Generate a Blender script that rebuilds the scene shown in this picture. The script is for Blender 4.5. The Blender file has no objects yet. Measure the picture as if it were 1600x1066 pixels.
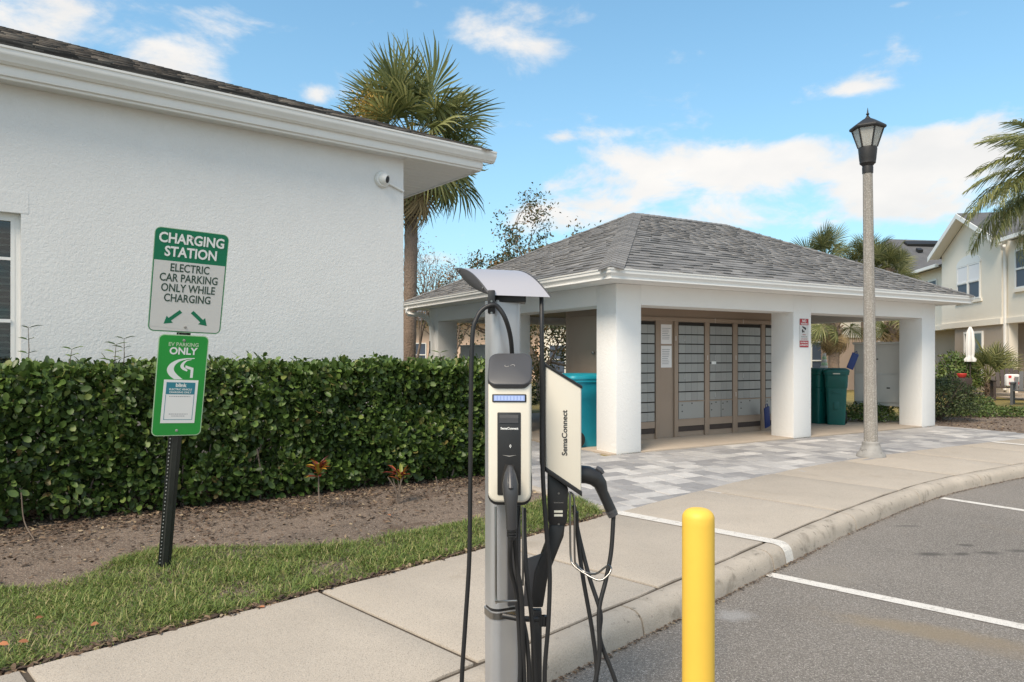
import bpy, bmesh, math, random
import numpy as np
from mathutils import Vector, Matrix, noise as mnoise

random.seed(7)
rng = np.random.default_rng(7)
R = math.radians
sc = bpy.context.scene
COL = sc.collection
F = 1110.0            # focal length of the photograph in its own pixels
HOR = 556.0           # horizon row
EYE = 1.4

# ------------------------------------------------------------------ camera
cam_d = bpy.data.cameras.new('camera')
cam = bpy.data.objects.new('camera', cam_d)
COL.objects.link(cam)
cam.location = (0, 0, EYE)
cam.rotation_euler = (R(90), 0, 0)
cam_d.sensor_width = 36
cam_d.lens = F / 1600 * 36
cam_d.shift_y = (HOR - 533) / 1600
cam_d.clip_start = 0.05
cam_d.clip_end = 2000
sc.camera = cam

# ------------------------------------------------------------------ sun, sky, exposure
SUN_EL, SUN_AZ = 50.0, 212.0       # azimuth clockwise from +Y
SKY_STR = 0.1
sd = bpy.data.lights.new('sun', 'SUN')
sd.energy = 2.1
sd.angle = R(24)
sd.color = (1.0, 0.85, 0.68)
sun = bpy.data.objects.new('sun', sd)
COL.objects.link(sun)
_dir = Vector((math.sin(R(SUN_AZ)) * math.cos(R(SUN_EL)), math.cos(R(SUN_AZ)) * math.cos(R(SUN_EL)), math.sin(R(SUN_EL))))
sun.rotation_euler = _dir.to_track_quat('Z', 'Y').to_euler()
sc.view_settings.view_transform = 'Standard'
sc.view_settings.look = 'None'
sc.view_settings.gamma = 1
sc.view_settings.use_curve_mapping = False
sc.view_settings.exposure = 1.05

world = bpy.data.worlds.new('World')
sc.world = world
world.use_nodes = True
wn, wl = world.node_tree.nodes, world.node_tree.links
wn.clear()

def wmath(op, a, b=None, c=None, clamp=False):
    n = wn.new('ShaderNodeMath'); n.operation = op; n.use_clamp = clamp
    for i, v in enumerate((a, b, c)):
        if v is None: continue
        if isinstance(v, (int, float)): n.inputs[i].default_value = v
        else: wl.new(v, n.inputs[i])
    return n.outputs[0]

def build_world():
    sky = wn.new('ShaderNodeTexSky')
    sky.sky_type = 'NISHITA'; sky.sun_disc = False
    sky.sun_elevation = R(SUN_EL); sky.sun_rotation = R(SUN_AZ)
    sky.air_density = 1.0; sky.dust_density = 0.6; sky.ozone_density = 1.6
    tint = wn.new('ShaderNodeMix'); tint.data_type = 'RGBA'; tint.blend_type = 'MULTIPLY'
    tint.inputs['Factor'].default_value = 1
    wl.new(sky.outputs[0], tint.inputs['A'])
    tint.inputs['B'].default_value = SKY_TINT
    tc = wn.new('ShaderNodeTexCoord')
    sep = wn.new('ShaderNodeSeparateXYZ'); wl.new(tc.outputs['Generated'], sep.inputs[0])
    x, y, z = sep.outputs
    az = wmath('ARCTAN2', x, y)
    el = wmath('ARCSINE', z)
    # cloud noise on a plane overhead, so that clouds flatten towards the horizon
    inv = wmath('DIVIDE', 1.0, wmath('ADD', wmath('ABSOLUTE', z), 0.42))
    cmb = wn.new('ShaderNodeCombineXYZ')
    wl.new(wmath('MULTIPLY', x, inv), cmb.inputs[0]); wl.new(wmath('MULTIPLY', y, inv), cmb.inputs[1])
    wl.new(wmath('MULTIPLY', z, 1.5), cmb.inputs[2])
    nz = wn.new('ShaderNodeTexNoise'); nz.inputs['Scale'].default_value = 6.0
    nz.inputs['Detail'].default_value = 9; nz.inputs['Roughness'].default_value = 0.6
    nz.inputs['Distortion'].default_value = 0.25
    wl.new(cmb.outputs[0], nz.inputs['Vector'])
    bias = None
    for (px, py, rx, ry, w) in CLOUDS:
        d = math.hypot(px - 800, F)
        a0 = math.atan2(px - 800, F); e0 = math.atan2(HOR - py, d)
        ra = rx / F * math.cos(a0) ** 2; re_ = ry / d
        da = wmath('MULTIPLY', wmath('SUBTRACT', az, a0), 1 / ra)
        de = wmath('MULTIPLY', wmath('SUBTRACT', el, e0), 1 / re_)
        q = wmath('MULTIPLY_ADD', da, da, wmath('MULTIPLY', de, de))
        g = wmath('MULTIPLY', wmath('EXPONENT', wmath('MULTIPLY', q, -1.0)), w)
        bias = g if bias is None else wmath('ADD', bias, g)
    # most of the sky is clouded over; in the sector ahead it is mostly clear between the clouds
    ahead = wn.new('ShaderNodeMapRange'); ahead.interpolation_type = 'SMOOTHSTEP'
    ahead.inputs['From Min'].default_value = 1.3; ahead.inputs['From Max'].default_value = 0.75
    wl.new(wmath('ABSOLUTE', az), ahead.inputs['Value'])
    base = wmath('MULTIPLY_ADD', ahead.outputs[0], -0.62, 0.36)
    body = wmath('MULTIPLY', wmath('SUBTRACT', nz.outputs['Fac'], 0.5), 2.7)
    dens = wmath('ADD', wmath('ADD', body, bias), base)
    cov = wn.new('ShaderNodeMapRange'); cov.interpolation_type = 'SMOOTHSTEP'
    cov.inputs['From Min'].default_value = 0.0; cov.inputs['From Max'].default_value = 0.7
    wl.new(dens, cov.inputs['Value'])
    up = wn.new('ShaderNodeMapRange'); up.inputs['From Min'].default_value = -0.02; up.inputs['From Max'].default_value = 0.03
    wl.new(z, up.inputs['Value'])
    fac = wmath('MULTIPLY', wmath('MULTIPLY', cov.outputs[0], up.outputs[0]), 0.95)
    # cloud body: white tops, faintly grey bellies
    n2 = wn.new('ShaderNodeTexNoise'); n2.inputs['Scale'].default_value = 7; n2.inputs['Detail'].default_value = 6
    wl.new(cmb.outputs[0], n2.inputs['Vector'])
    ccol = wn.new('ShaderNodeMix'); ccol.data_type = 'RGBA'
    wl.new(n2.outputs['Fac'], ccol.inputs['Factor'])
    k = 1.0 / SKY_STR
    ccol.inputs['A'].default_value = (0.385 * k, 0.385 * k, 0.385 * k, 1)
    ccol.inputs['B'].default_value = (0.545 * k, 0.515 * k, 0.48 * k, 1)
    hz = wmath('MULTIPLY', wmath('EXPONENT', wmath('MULTIPLY', wmath('ABSOLUTE', el), -3.6)), 0.85)
    haze = wn.new('ShaderNodeMix'); haze.data_type = 'RGBA'; wl.new(hz, haze.inputs['Factor'])
    wl.new(tint.outputs['Result'], haze.inputs['A']); haze.inputs['B'].default_value = (0.275 * k, 0.35 * k, 0.395 * k, 1)
    mix = wn.new('ShaderNodeMix'); mix.data_type = 'RGBA'
    wl.new(fac, mix.inputs['Factor']); wl.new(haze.outputs['Result'], mix.inputs['A']); wl.new(ccol.outputs['Result'], mix.inputs['B'])
    bg = wn.new('ShaderNodeBackground'); bg.inputs['Strength'].default_value = SKY_STR
    wl.new(mix.outputs['Result'], bg.inputs['Color'])
    out = wn.new('ShaderNodeOutputWorld'); wl.new(bg.outputs[0], out.inputs['Surface'])

SKY_TINT = (0.71, 1.12, 1.13, 1)
CLOUDS = [(110, 30, 190, 75, 0.88), (290, 95, 85, 40, 0.73), (350, 125, 40, 20, 0.35), (490, 146, 24, 16, 0.53), (750, 52, 62, 20, 0.53), (845, 92, 50, 28, 0.73), (790, 70, 50, 16, 0.35),
          (815, 12, 40, 14, 0.35), (908, 26, 28, 20, 0.35), (1310, 142, 85, 15, 0.60), (1250, 160, 36, 8, 0.28), (1230, 192, 50, 12, 0.35),
          (970, 290, 100, 55, 0.73), (1100, 250, 130, 45, 0.60), (1250, 270, 170, 46, 0.70), (1430, 265, 170, 48, 0.81), (1560, 215, 90, 42, 0.81), (1330, 330, 280, 26, 0.39),
          (930, 335, 60, 24, 0.5), (1130, 335, 120, 20, 0.42), (1260, 228, 70, 22, 0.5), (1480, 325, 110, 18, 0.3), (870, 215, 30, 10, 0.4), (690, 402, 50, 18, 0.63), (835, 348, 45, 26, 0.63), (930, 207, 50, 10, 0.49), (1590, 90, 40, 9, 0.39), (1500, 22, 90, 8, 0.21), (1410, 6, 30, 6, 0.44)]
build_world()

# ------------------------------------------------------------------ helpers
WL = {}

def thing(name, label=None, cat=None, loc=(0, 0, 0), group=None, kind=None):
    o = bpy.data.objects.new(name, None); COL.objects.link(o)
    o.empty_display_size = 0.2
    o.location = loc; WL[o] = Vector(loc)
    tag(o, label, cat, group, kind)
    return o

def tag(o, label=None, cat=None, group=None, kind=None):
    if label: o['label'] = label
    if cat: o['category'] = cat
    if group: o['group'] = group
    if kind: o['kind'] = kind
    return o

def link(name, me, parent=None, M=None):
    o = bpy.data.objects.new(name, me); COL.objects.link(o)
    L = Vector((0, 0, 0))
    if parent is not None:
        o.parent = parent; L = WL.get(parent, L)
    if M is not None: o.matrix_basis = Matrix.Translation(-L) @ M
    WL[o] = L
    return o

def copy_tree(o, parent=None):
    c = o.copy(); COL.objects.link(c)
    if parent is not None: c.parent = parent
    for ch in list(o.children): copy_tree(ch, c)
    return c

def np_mesh(name, V, Fc, mat, smooth=False):
    """V (n,3), Fc (m,k) fast mesh"""
    V = np.asarray(V, np.float32); Fc = np.asarray(Fc, np.int32)
    me = bpy.data.meshes.new(name)
    m, k = Fc.shape
    me.vertices.add(len(V)); me.vertices.foreach_set('co', V.ravel())
    me.loops.add(m * k); me.loops.foreach_set('vertex_index', Fc.ravel())
    me.polygons.add(m)
    me.polygons.foreach_set('loop_start', np.arange(0, m * k, k, dtype=np.int32))
    me.polygons.foreach_set('loop_total', np.full(m, k, np.int32))
    me.update(calc_edges=True)
    if mat: me.materials.append(mat)
    if smooth: me.shade_smooth()
    return me

class MB:
    def __init__(s, T=None): s.v = []; s.f = []; s.T = T
    def add(s, vs, fs):
        b = len(s.v)
        for p in vs:
            p = Vector(p)
            s.v.append(s.T @ p if s.T is not None else p)
        for f in fs: s.f.append([b + i for i in f])
        return s
    def box(s, x0, y0, z0, x1, y1, z1):
        return s.add([(x0, y0, z0), (x1, y0, z0), (x1, y1, z0), (x0, y1, z0), (x0, y0, z1), (x1, y0, z1), (x1, y1, z1), (x0, y1, z1)],
                     [(0, 3, 2, 1), (4, 5, 6, 7), (0, 1, 5, 4), (1, 2, 6, 5), (2, 3, 7, 6), (3, 0, 4, 7)])
    def prism(s, pts, vec):
        pts = [Vector(p) for p in pts]; vec = Vector(vec); n = len(pts)
        return s.add(pts + [p + vec for p in pts],
                     [list(range(n))[::-1], [n + i for i in range(n)]] + [(i, (i + 1) % n, n + (i + 1) % n, n + i) for i in range(n)])
    def poly(s, pts): return s.add(pts, [list(range(len(pts)))])
    def tube(s, pts, r, n=8, cap=True):
        pts = [Vector(p) for p in pts]; m = len(pts)
        rs = r if isinstance(r, (list, tuple)) else [r] * m
        ref = None; vs = []
        for i, p in enumerate(pts):
            t = (pts[min(i + 1, m - 1)] - pts[max(i - 1, 0)])
            if t.length < 1e-9: t = Vector((0, 0, 1))
            t.normalize()
            if ref is None:
                ref = t.orthogonal().normalized()
            ref = (ref - t * ref.dot(t))
            ref = ref.normalized() if ref.length > 1e-6 else t.orthogonal().normalized()
            b = t.cross(ref)
            for k in range(n):
                a = 2 * math.pi * k / n
                vs.append(p + (ref * math.cos(a) + b * math.sin(a)) * rs[i])
        fs = [(i * n + k, i * n + (k + 1) % n, (i + 1) * n + (k + 1) % n, (i + 1) * n + k) for i in range(m - 1) for k in range(n)]
        if cap: fs += [list(range(n))[::-1], [(m - 1) * n + k for k in range(n)]]
        return s.add(vs, fs)
    def lathe(s, prof, c=(0, 0, 0), n=24, M=None, twist=0.0):
        c = Vector(c); vs = []
        for (r, z) in prof:
            for k in range(n):
                a = 2 * math.pi * k / n + twist
                p = Vector((r * math.cos(a), r * math.sin(a), z))
                if M is not None: p = M @ p
                vs.append(c + p)
        m = len(prof)
        fs = [(i * n + k, i * n + (k + 1) % n, (i + 1) * n + (k + 1) % n, (i + 1) * n + k) for i in range(m - 1) for k in range(n)]
        fs += [list(range(n))[::-1], [(m - 1) * n + k for k in range(n)]]
        return s.add(vs, fs)
    def mesh(s, name, mat, bevel=0, seg=2, smooth=False, off=None, recalc=True, angle=35):
        bm = bmesh.new()
        off = Vector(off) if off is not None else Vector((0, 0, 0))
        bv = [bm.verts.new(v - off) for v in s.v]
        for f in s.f:
            try: bm.faces.new([bv[i] for i in f])
            except ValueError: pass
        if recalc: bmesh.ops.recalc_face_normals(bm, faces=bm.faces)
        if bevel:
            es = [e for e in bm.edges if len(e.link_faces) == 2 and e.calc_face_angle(0) > R(25)]
            bmesh.ops.bevel(bm, geom=es, offset=bevel, segments=seg, affect='EDGES', profile=0.5, clamp_overlap=True)
        me = bpy.data.meshes.new(name); bm.to_mesh(me); bm.free()
        if mat: me.materials.append(mat)
        if smooth or bevel:
            me.shade_smooth(); me.set_sharp_from_angle(angle=R(angle))
        return me
    def build(s, name, mat, parent=None, bevel=0, seg=2, smooth=False, kind=None, label=None, angle=35):
        L = WL.get(parent, Vector((0, 0, 0))) if parent is not None else Vector((0, 0, 0))
        me = s.mesh(name, mat, bevel, seg, smooth, L, angle=angle)
        o = bpy.data.objects.new(name, me); COL.objects.link(o)
        if parent is not None: o.parent = parent
        WL[o] = L
        if kind: o['kind'] = kind
        if label: o['label'] = label
        return o

def at(px, py, Y):
    return Vector(((px - 800) / F * Y, Y, EYE - (py - HOR) / F * Y))

def gnd(px, py, z=0.0):
    Y = (EYE - z) * F / (py - HOR)
    return Vector(((px - 800) / F * Y, Y, z))

def frame(o, ex, ey=None, ez=(0, 0, 1)):
    ex = Vector(ex).normalized(); ez = Vector(ez).normalized()
    ey = Vector(ey).normalized() if ey is not None else ez.cross(ex)
    M = Matrix.Identity(4)
    for i in range(3):
        M[i][0], M[i][1], M[i][2], M[i][3] = ex[i], ey[i], ez[i], o[i]
    return M

def smooth_path(pts, n=10):
    pts = [Vector(p) for p in pts]
    P = [pts[0] * 2 - pts[1]] + pts + [pts[-1] * 2 - pts[-2]]
    out = []
    for i in range(1, len(P) - 2):
        for k in range(n):
            t = k / n
            a, b, c, d = P[i - 1], P[i], P[i + 1], P[i + 2]
            out.append(0.5 * ((2 * b) + (c - a) * t + (2 * a - 5 * b + 4 * c - d) * t * t + (3 * b - a - 3 * c + d) * t ** 3))
    out.append(pts[-1])
    return out

_font_cache = {}
def text(s, size, M, mat, parent, name='lettering', ex=0.0006, bold=0.0, align='CENTER', squeeze=1.0, spacing=1.0):
    cu = bpy.data.curves.new(name, 'FONT'); cu.body = s; cu.size = size; cu.extrude = ex
    cu.offset = bold; cu.align_x = align; cu.align_y = 'CENTER'; cu.resolution_u = 3; cu.space_character = spacing
    to = bpy.data.objects.new(name, cu); COL.objects.link(to)
    bpy.context.view_layer.update()
    dg = bpy.context.evaluated_depsgraph_get()
    me = bpy.data.meshes.new_from_object(to.evaluated_get(dg))
    bpy.data.objects.remove(to); bpy.data.curves.remove(cu)
    me.materials.clear(); me.materials.append(mat)
    if squeeze != 1.0: me.transform(Matrix.Diagonal((squeeze, 1, 1, 1)))
    return link(name, me, parent, M)

# ------------------------------------------------------------------ materials
def mat(name, col, rough=0.7, metal=0.0, var=None, var2=None, bump=None, bump2=None, rnd=None, amt=0.15, ramp=None, spec=0.5,
        coat=0.0, transl=0.0, stain=None, trans=0.0, emit=None, speck=None, stain2=None, spots=None):
    m = bpy.data.materials.new(name); m.use_nodes = True
    nt = m.node_tree; N, L = nt.nodes, nt.links
    b = N['Principled BSDF']
    b.inputs['Roughness'].default_value = rough; b.inputs['Metallic'].default_value = metal
    b.inputs['Specular IOR Level'].default_value = spec
    b.inputs['Coat Weight'].default_value = coat
    b.inputs['Transmission Weight'].default_value = trans
    geo = N.new('ShaderNodeNewGeometry')
    c = col + (1,) if len(col) == 3 else col
    cur = None
    def rndsock():
        if rnd == 'obj':
            return N.new('ShaderNodeObjectInfo').outputs['Random']
        return geo.outputs['Random Per Island']
    def mul(cur, facsock, lo, hi):
        mr = N.new('ShaderNodeMapRange'); mr.inputs['To Min'].default_value = lo; mr.inputs['To Max'].default_value = hi
        L.new(facsock, mr.inputs['Value'])
        mx = N.new('ShaderNodeMix'); mx.data_type = 'RGBA'; mx.blend_type = 'MULTIPLY'; mx.inputs['Factor'].default_value = 1
        if cur is None: mx.inputs['A'].default_value = c
        else: L.new(cur, mx.inputs['A'])
        L.new(mr.outputs[0], mx.inputs['B'])
        return mx.outputs['Result']
    def noise(scale, detail=5, rough_=0.6, dist=0):
        n = N.new('ShaderNodeTexNoise'); n.inputs['Scale'].default_value = scale; n.inputs['Detail'].default_value = detail
        n.inputs['Roughness'].default_value = rough_; n.inputs['Distortion'].default_value = dist
        L.new(geo.outputs['Position'], n.inputs['Vector']); return n
    if ramp:
        r = N.new('ShaderNodeValToRGB'); r.color_ramp.interpolation = 'LINEAR'
        els = r.color_ramp.elements
        while len(els) < len(ramp): els.new(0.5)
        for e, (p, cc) in zip(els, ramp): e.position = p; e.color = cc + (1,)
        L.new(rndsock(), r.inputs[0]); cur = r.outputs[0]
    elif rnd:
        cur = mul(cur, rndsock(), 1 - amt, 1 + amt)
    if var:
        n = noise(var[0]); cur = mul(cur, n.outputs['Fac'], 1 - var[1] * 2, 1 + var[1] * 2)
    if var2:
        n = noise(var2[0], 3); cur = mul(cur, n.outputs['Fac'], 1 - var2[1] * 2, 1 + var2[1] * 2)
    if speck:      # (scale, density, colour)
        vo = N.new('ShaderNodeTexVoronoi'); vo.inputs['Scale'].default_value = speck[0]
        L.new(geo.outputs['Position'], vo.inputs['Vector'])
        sx = N.new('ShaderNodeSeparateColor'); L.new(vo.outputs['Color'], sx.inputs[0])
        mr = N.new('ShaderNodeMapRange'); mr.inputs['From Min'].default_value = 1 - speck[1]; mr.inputs['From Max'].default_value = 1 - speck[1] * .6
        L.new(sx.outputs[0], mr.inputs['Value'])
        mx = N.new('ShaderNodeMix'); mx.data_type = 'RGBA'; L.new(mr.outputs[0], mx.inputs['Factor'])
        if cur is None: mx.inputs['A'].default_value = c
        else: L.new(cur, mx.inputs['A'])
        mx.inputs['B'].default_value = speck[2] + (1,); cur = mx.outputs['Result']
    for stain in (stain, stain2):      # (scale, lo, hi, colour, strength)
        if not stain: continue
        n = noise(stain[0], 6, 0.65, 0.4)
        mr = N.new('ShaderNodeMapRange'); mr.interpolation_type = 'SMOOTHSTEP'
        mr.inputs['From Min'].default_value = stain[1]; mr.inputs['From Max'].default_value = stain[2]; mr.inputs['To Max'].default_value = stain[4]
        L.new(n.outputs['Fac'], mr.inputs['Value'])
        mx = N.new('ShaderNodeMix'); mx.data_type = 'RGBA'; L.new(mr.outputs[0], mx.inputs['Factor'])
        if cur is None: mx.inputs['A'].default_value = c
        else: L.new(cur, mx.inputs['A'])
        mx.inputs['B'].default_value = stain[3] + (1,); cur = mx.outputs['Result']
    if spots:      # blotches of dirt or oil at set places on the ground: (x, y, rx, ry, angle, colour, strength)
        sp = N.new('ShaderNodeSeparateXYZ'); L.new(geo.outputs['Position'], sp.inputs[0]); n = noise(9, 5, 0.6, 0.3)
        def mm(op, a, b2, c2=None):
            q = N.new('ShaderNodeMath'); q.operation = op
            for i_, v in enumerate((a, b2, c2)):
                if v is None: continue
                if isinstance(v, (int, float)): q.inputs[i_].default_value = v
                else: L.new(v, q.inputs[i_])
            return q.outputs[0]
        for (sx, sy, rx, ry, an, cc, st) in spots:
            dx, dy = mm('SUBTRACT', sp.outputs[0], sx), mm('SUBTRACT', sp.outputs[1], sy)
            u_ = mm('MULTIPLY', mm('ADD', mm('MULTIPLY', dx, math.cos(an)), mm('MULTIPLY', dy, math.sin(an))), 1 / rx)
            v_ = mm('MULTIPLY', mm('ADD', mm('MULTIPLY', dx, -math.sin(an)), mm('MULTIPLY', dy, math.cos(an))), 1 / ry)
            dd = mm('SQRT', mm('ADD', mm('MULTIPLY', u_, u_), mm('MULTIPLY', v_, v_)), None)
            mr = N.new('ShaderNodeMapRange'); mr.interpolation_type = 'SMOOTHSTEP'
            mr.inputs['From Min'].default_value = 1.25; mr.inputs['From Max'].default_value = 0.55; mr.inputs['To Max'].default_value = st
            L.new(mm('ADD', dd, mm('MULTIPLY', n.outputs['Fac'], .8)), mr.inputs['Value'])
            mx = N.new('ShaderNodeMix'); mx.data_type = 'RGBA'; L.new(mr.outputs[0], mx.inputs['Factor'])
            if cur is None: mx.inputs['A'].default_value = c
            else: L.new(cur, mx.inputs['A'])
            mx.inputs['B'].default_value = cc + (1,); cur = mx.outputs['Result']
    if cur is None: b.inputs['Base Color'].default_value = c
    else: L.new(cur, b.inputs['Base Color'])
    prev = None
    for bp in (bump, bump2):
        if not bp: continue
        n = noise(bp[0], 4, 0.55, bp[3] if len(bp) > 3 else 0)
        bu = N.new('ShaderNodeBump'); bu.inputs['Strength'].default_value = bp[1]; bu.inputs['Distance'].default_value = bp[2]
        L.new(n.outputs['Fac'], bu.inputs['Height'])
        if prev: L.new(prev, bu.inputs['Normal'])
        prev = bu.outputs[0]
    if prev: L.new(prev, b.inputs['Normal'])
    if emit:
        b.inputs['Emission Color'].default_value = emit[0] + (1,); b.inputs['Emission Strength'].default_value = emit[1]
    if transl:
        tr = N.new('ShaderNodeBsdfTranslucent')
        if cur is None: tr.inputs[0].default_value = c
        else: L.new(cur, tr.inputs[0])
        ms = N.new('ShaderNodeMixShader'); ms.inputs[0].default_value = transl
        L.new(b.outputs[0], ms.inputs[1]); L.new(tr.outputs[0], ms.inputs[2])
        L.new(ms.outputs[0], N['Material Output'].inputs[0])
    return m

def glass_mat(name, tint=(0.75, 0.8, 0.8), refl=0.12, rough=0.02):
    m = bpy.data.materials.new(name); m.use_nodes = True
    N, L = m.node_tree.nodes, m.node_tree.links
    N.remove(N['Principled BSDF'])
    t = N.new('ShaderNodeBsdfTransparent'); t.inputs[0].default_value = tint + (1,)
    g = N.new('ShaderNodeBsdfGlossy'); g.inputs['Roughness'].default_value = rough
    fr = N.new('ShaderNodeFresnel'); fr.inputs[0].default_value = 1.5
    ad = N.new('ShaderNodeMath'); ad.operation = 'ADD'; ad.inputs[1].default_value = refl; ad.use_clamp = True
    L.new(fr.outputs[0], ad.inputs[0])
    ms = N.new('ShaderNodeMixShader'); L.new(ad.outputs[0], ms.inputs[0]); L.new(t.outputs[0], ms.inputs[1]); L.new(g.outputs[0], ms.inputs[2])
    L.new(ms.outputs[0], N['Material Output'].inputs[0])
    return m

M_ = {}
M_['lawn'] = mat('lawn_ground', (0.24, 0.19, 0.06), 0.95, var=(1.2, .25), var2=(14, .3), bump=(40, .6, .03))
_oil = (.075, .068, .06)
def _sp(px, py, rx, ry, an, c, st): p = gnd(px, py, -.13); return (p.x, p.y, rx, ry, an, c, st)
M_['asphalt'] = mat('asphalt', (0.205, 0.183, 0.16), 0.9, var=(0.6, .16), var2=(62, .42), speck=(230, .16, (0.44, 0.405, 0.365)),
                    stain=(3.1, .68, .74, (0.11, 0.1, 0.09), .5), stain2=(0.75, .6, .75, (0.27, 0.22, 0.165), .5), bump=(120, 1, .01), bump2=(380, .6, .004),
                    spots=[_sp(1455, 866, .2, .09, .1, _oil, .8), _sp(1502, 866, .14, .07, .2, _oil, .8), _sp(1545, 864, .17, .08, 0, _oil, .75), _sp(1509, 852, .12, .07, 0, _oil, .7), _sp(1595, 861, .2, .07, 0, _oil, .7), _sp(1416, 822, .22, .06, 0, _oil, .6),
                           _sp(1147, 962, .22, .16, .5, (.42, .41, .4), .55), _sp(1441, 985, .75, .2, -.5, (.3, .235, .15), .6), _sp(1560, 1010, .8, .25, -.6, (.27, .215, .15), .5), _sp(1300, 900, .5, .3, .7, (.27, .24, .2), .4)])
M_['concrete'] = mat('sidewalk_concrete', (0.435, 0.38, 0.315), 0.9, rnd='obj', amt=.05, var=(1.6, .09), var2=(120, .16), speck=(300, .12, (0.27, 0.235, 0.2)),
                     stain=(1.5, .58, .75, (0.3, 0.25, 0.19), .55), stain2=(23, .67, .74, (0.2, 0.17, 0.14), .6), bump=(160, .6, .004))
M_['kerb'] = mat('kerb_concrete', (0.44, 0.385, 0.32), 0.9, rnd='obj', amt=.06, var=(3, .13), var2=(150, .16), stain=(5, .52, .7, (0.19, 0.165, 0.13), .75), stain2=(16, .6, .7, (0.1, 0.09, 0.075), .7), bump=(110, .7, .006))
M_['joint'] = mat('joint_dirt', (0.07, 0.055, 0.04), 1.0, var=(30, .3))
M_['paint'] = mat('worn_road_paint', (0.68, 0.645, 0.59), 0.7, var=(8, .05), speck=(240, .1, (0.4, 0.38, 0.36)), stain=(14, .54, .66, (0.36, 0.33, 0.29), .7), bump=(230, .5, .004))
PAVER = [(0.0, (0.235, 0.23, 0.233)), (0.25, (0.295, 0.287, 0.287)), (0.5, (0.35, 0.338, 0.332)), (0.75, (0.405, 0.392, 0.38)), (0.92, (0.53, 0.51, 0.49)), (1.0, (0.33, 0.322, 0.322))]
M_['paver'] = mat('paver_stone', (0.4, 0.4, 0.4), 0.85, rnd='obj', ramp=PAVER, var=(7, .14), var2=(110, .15), bump=(90, .5, .004))
M_['paver_i'] = mat('paver_stone_far', (0.4, 0.4, 0.4), 0.85, rnd='isl', ramp=PAVER, var=(7, .14), var2=(110, .15), bump=(90, .5, .004))
M_['soil'] = mat('sandy_soil', (0.215, 0.162, 0.124), 1.0, var=(2.2, .22), var2=(45, .3), speck=(170, .1, (0.42, 0.35, 0.28)), stain=(1.7, .55, .66, (0.12, 0.08, 0.055), .75), bump=(38, 1, .03), bump2=(190, .9, .01), stain2=(9, .58, .68, (0.1, 0.065, 0.045), .6))
M_['slab'] = mat('porch_concrete', (0.42, 0.35, 0.28), 0.85, var=(1.5, .1), var2=(80, .08), bump=(150, .3, .002))
M_['stucco_grey'] = mat('stucco_light_grey', (0.75, 0.742, 0.73), 0.9, var=(.6, .03), var2=(5, .02), stain=(.9, .64, .85, (0.62, 0.6, 0.57), .35), bump=(30, .42, .011, .7), bump2=(120, .3, .004))
M_['stucco_white'] = mat('stucco_white', (0.86, 0.85, 0.83), 0.9, var=(1, .02), bump=(30, .5, .01, .6), bump2=(120, .25, .004), stain=(1.6, .68, .85, (0.7, 0.67, 0.62), .5))
M_['smooth_white'] = mat('smooth_plaster', (0.7, 0.695, 0.68), 0.85)
M_['trim'] = mat('white_trim_paint', (0.8, 0.79, 0.765), 0.45, var=(3, .03), stain=(5, .66, .8, (0.6, 0.56, 0.5), .35))
M_['soffit'] = mat('vinyl_soffit', (0.78, 0.77, 0.75), 0.5)
M_['shing'] = mat('grey_shingle', (0.2, 0.2, 0.2), 0.95, rnd='obj', ramp=[(0, (.14, .138, .138)), (.35, (.17, .167, .166)), (.7, (.2, .196, .193)), (1, (.24, .234, .228))], var2=(150, .3), var=(3, .1), bump=(260, .6, .004))
M_['shing_i'] = mat('grey_shingle_far', (0.2, 0.2, 0.2), 0.95, rnd='isl', ramp=[(0, (.14, .138, .138)), (.35, (.17, .167, .166)), (.7, (.2, .196, .193)), (1, (.24, .234, .228))], var2=(150, .3), var=(3, .1), bump=(260, .6, .004))
_dk = [(0, (.04, .037, .035)), (.5, (.075, .068, .062)), (.85, (.12, .11, .1)), (1, (.19, .175, .155))]
M_['dshing'] = mat('charcoal_shingle', (.07, .07, .07), 0.95, rnd='obj', ramp=_dk, var2=(140, .3), bump=(260, .6, .004))
M_['dshing_i'] = mat('charcoal_shingle_far', (.07, .07, .07), 0.95, rnd='isl', ramp=_dk, var2=(140, .3), bump=(260, .6, .004))
M_['deck'] = mat('roof_underlay', (.12, .118, .116), 1.0)
M_['tan'] = mat('tan_panel_paint', (0.36, 0.275, 0.21), 0.6, var=(2, .05))
M_['mailgrey'] = mat('mailbox_door_metal', (0.34, 0.345, 0.335), 0.45, metal=.35, rnd='obj', amt=.07)
M_['gap'] = mat('dark_gap', (.03, .027, .024), .9)
M_['paper'] = mat('paper_sheet', (.85, .83, .82), .8)
M_['ink'] = mat('grey_ink', (.3, .3, .32), .8)
M_['blacktxt'] = mat('black_lettering', (.02, .02, .022), .6)
M_['whitetxt'] = mat('white_lettering', (.82, .82, .8), .6)
M_['pole_alu'] = mat('silver_anodised', (.52, .52, .53), .42, metal=.55, var=(9, .03), bump=(400, .05, .001))
M_['hood'] = mat('satin_hood', (.5, .485, .51), .45, metal=.4)
M_['black'] = mat('black_plastic', (.018, .018, .019), .42, var=(30, .1))
M_['rubber'] = mat('black_rubber_cable', (.016, .016, .017), .5)
M_['dgrey'] = mat('dark_grey_plastic', (.06, .06, .065), .4)
M_['handle'] = mat('grey_handle_plastic', (.045, .045, .048), .38)
M_['cream'] = mat('cream_housing', (.72, .67, .57), .38, coat=.15, var=(6, .02))
M_['chrome'] = mat('polished_steel', (.3, .29, .275), .3, metal=1)
M_['led'] = mat('blue_led_window', (.28, .36, .6), .25, emit=((.35, .5, 1.0), .08))
M_['led2'] = mat('led_cell', (.36, .44, .7), .3, emit=((.45, .6, 1.0), .1))
M_['screen'] = mat('lcd_screen', (.1, .1, .105), .15)
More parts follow.
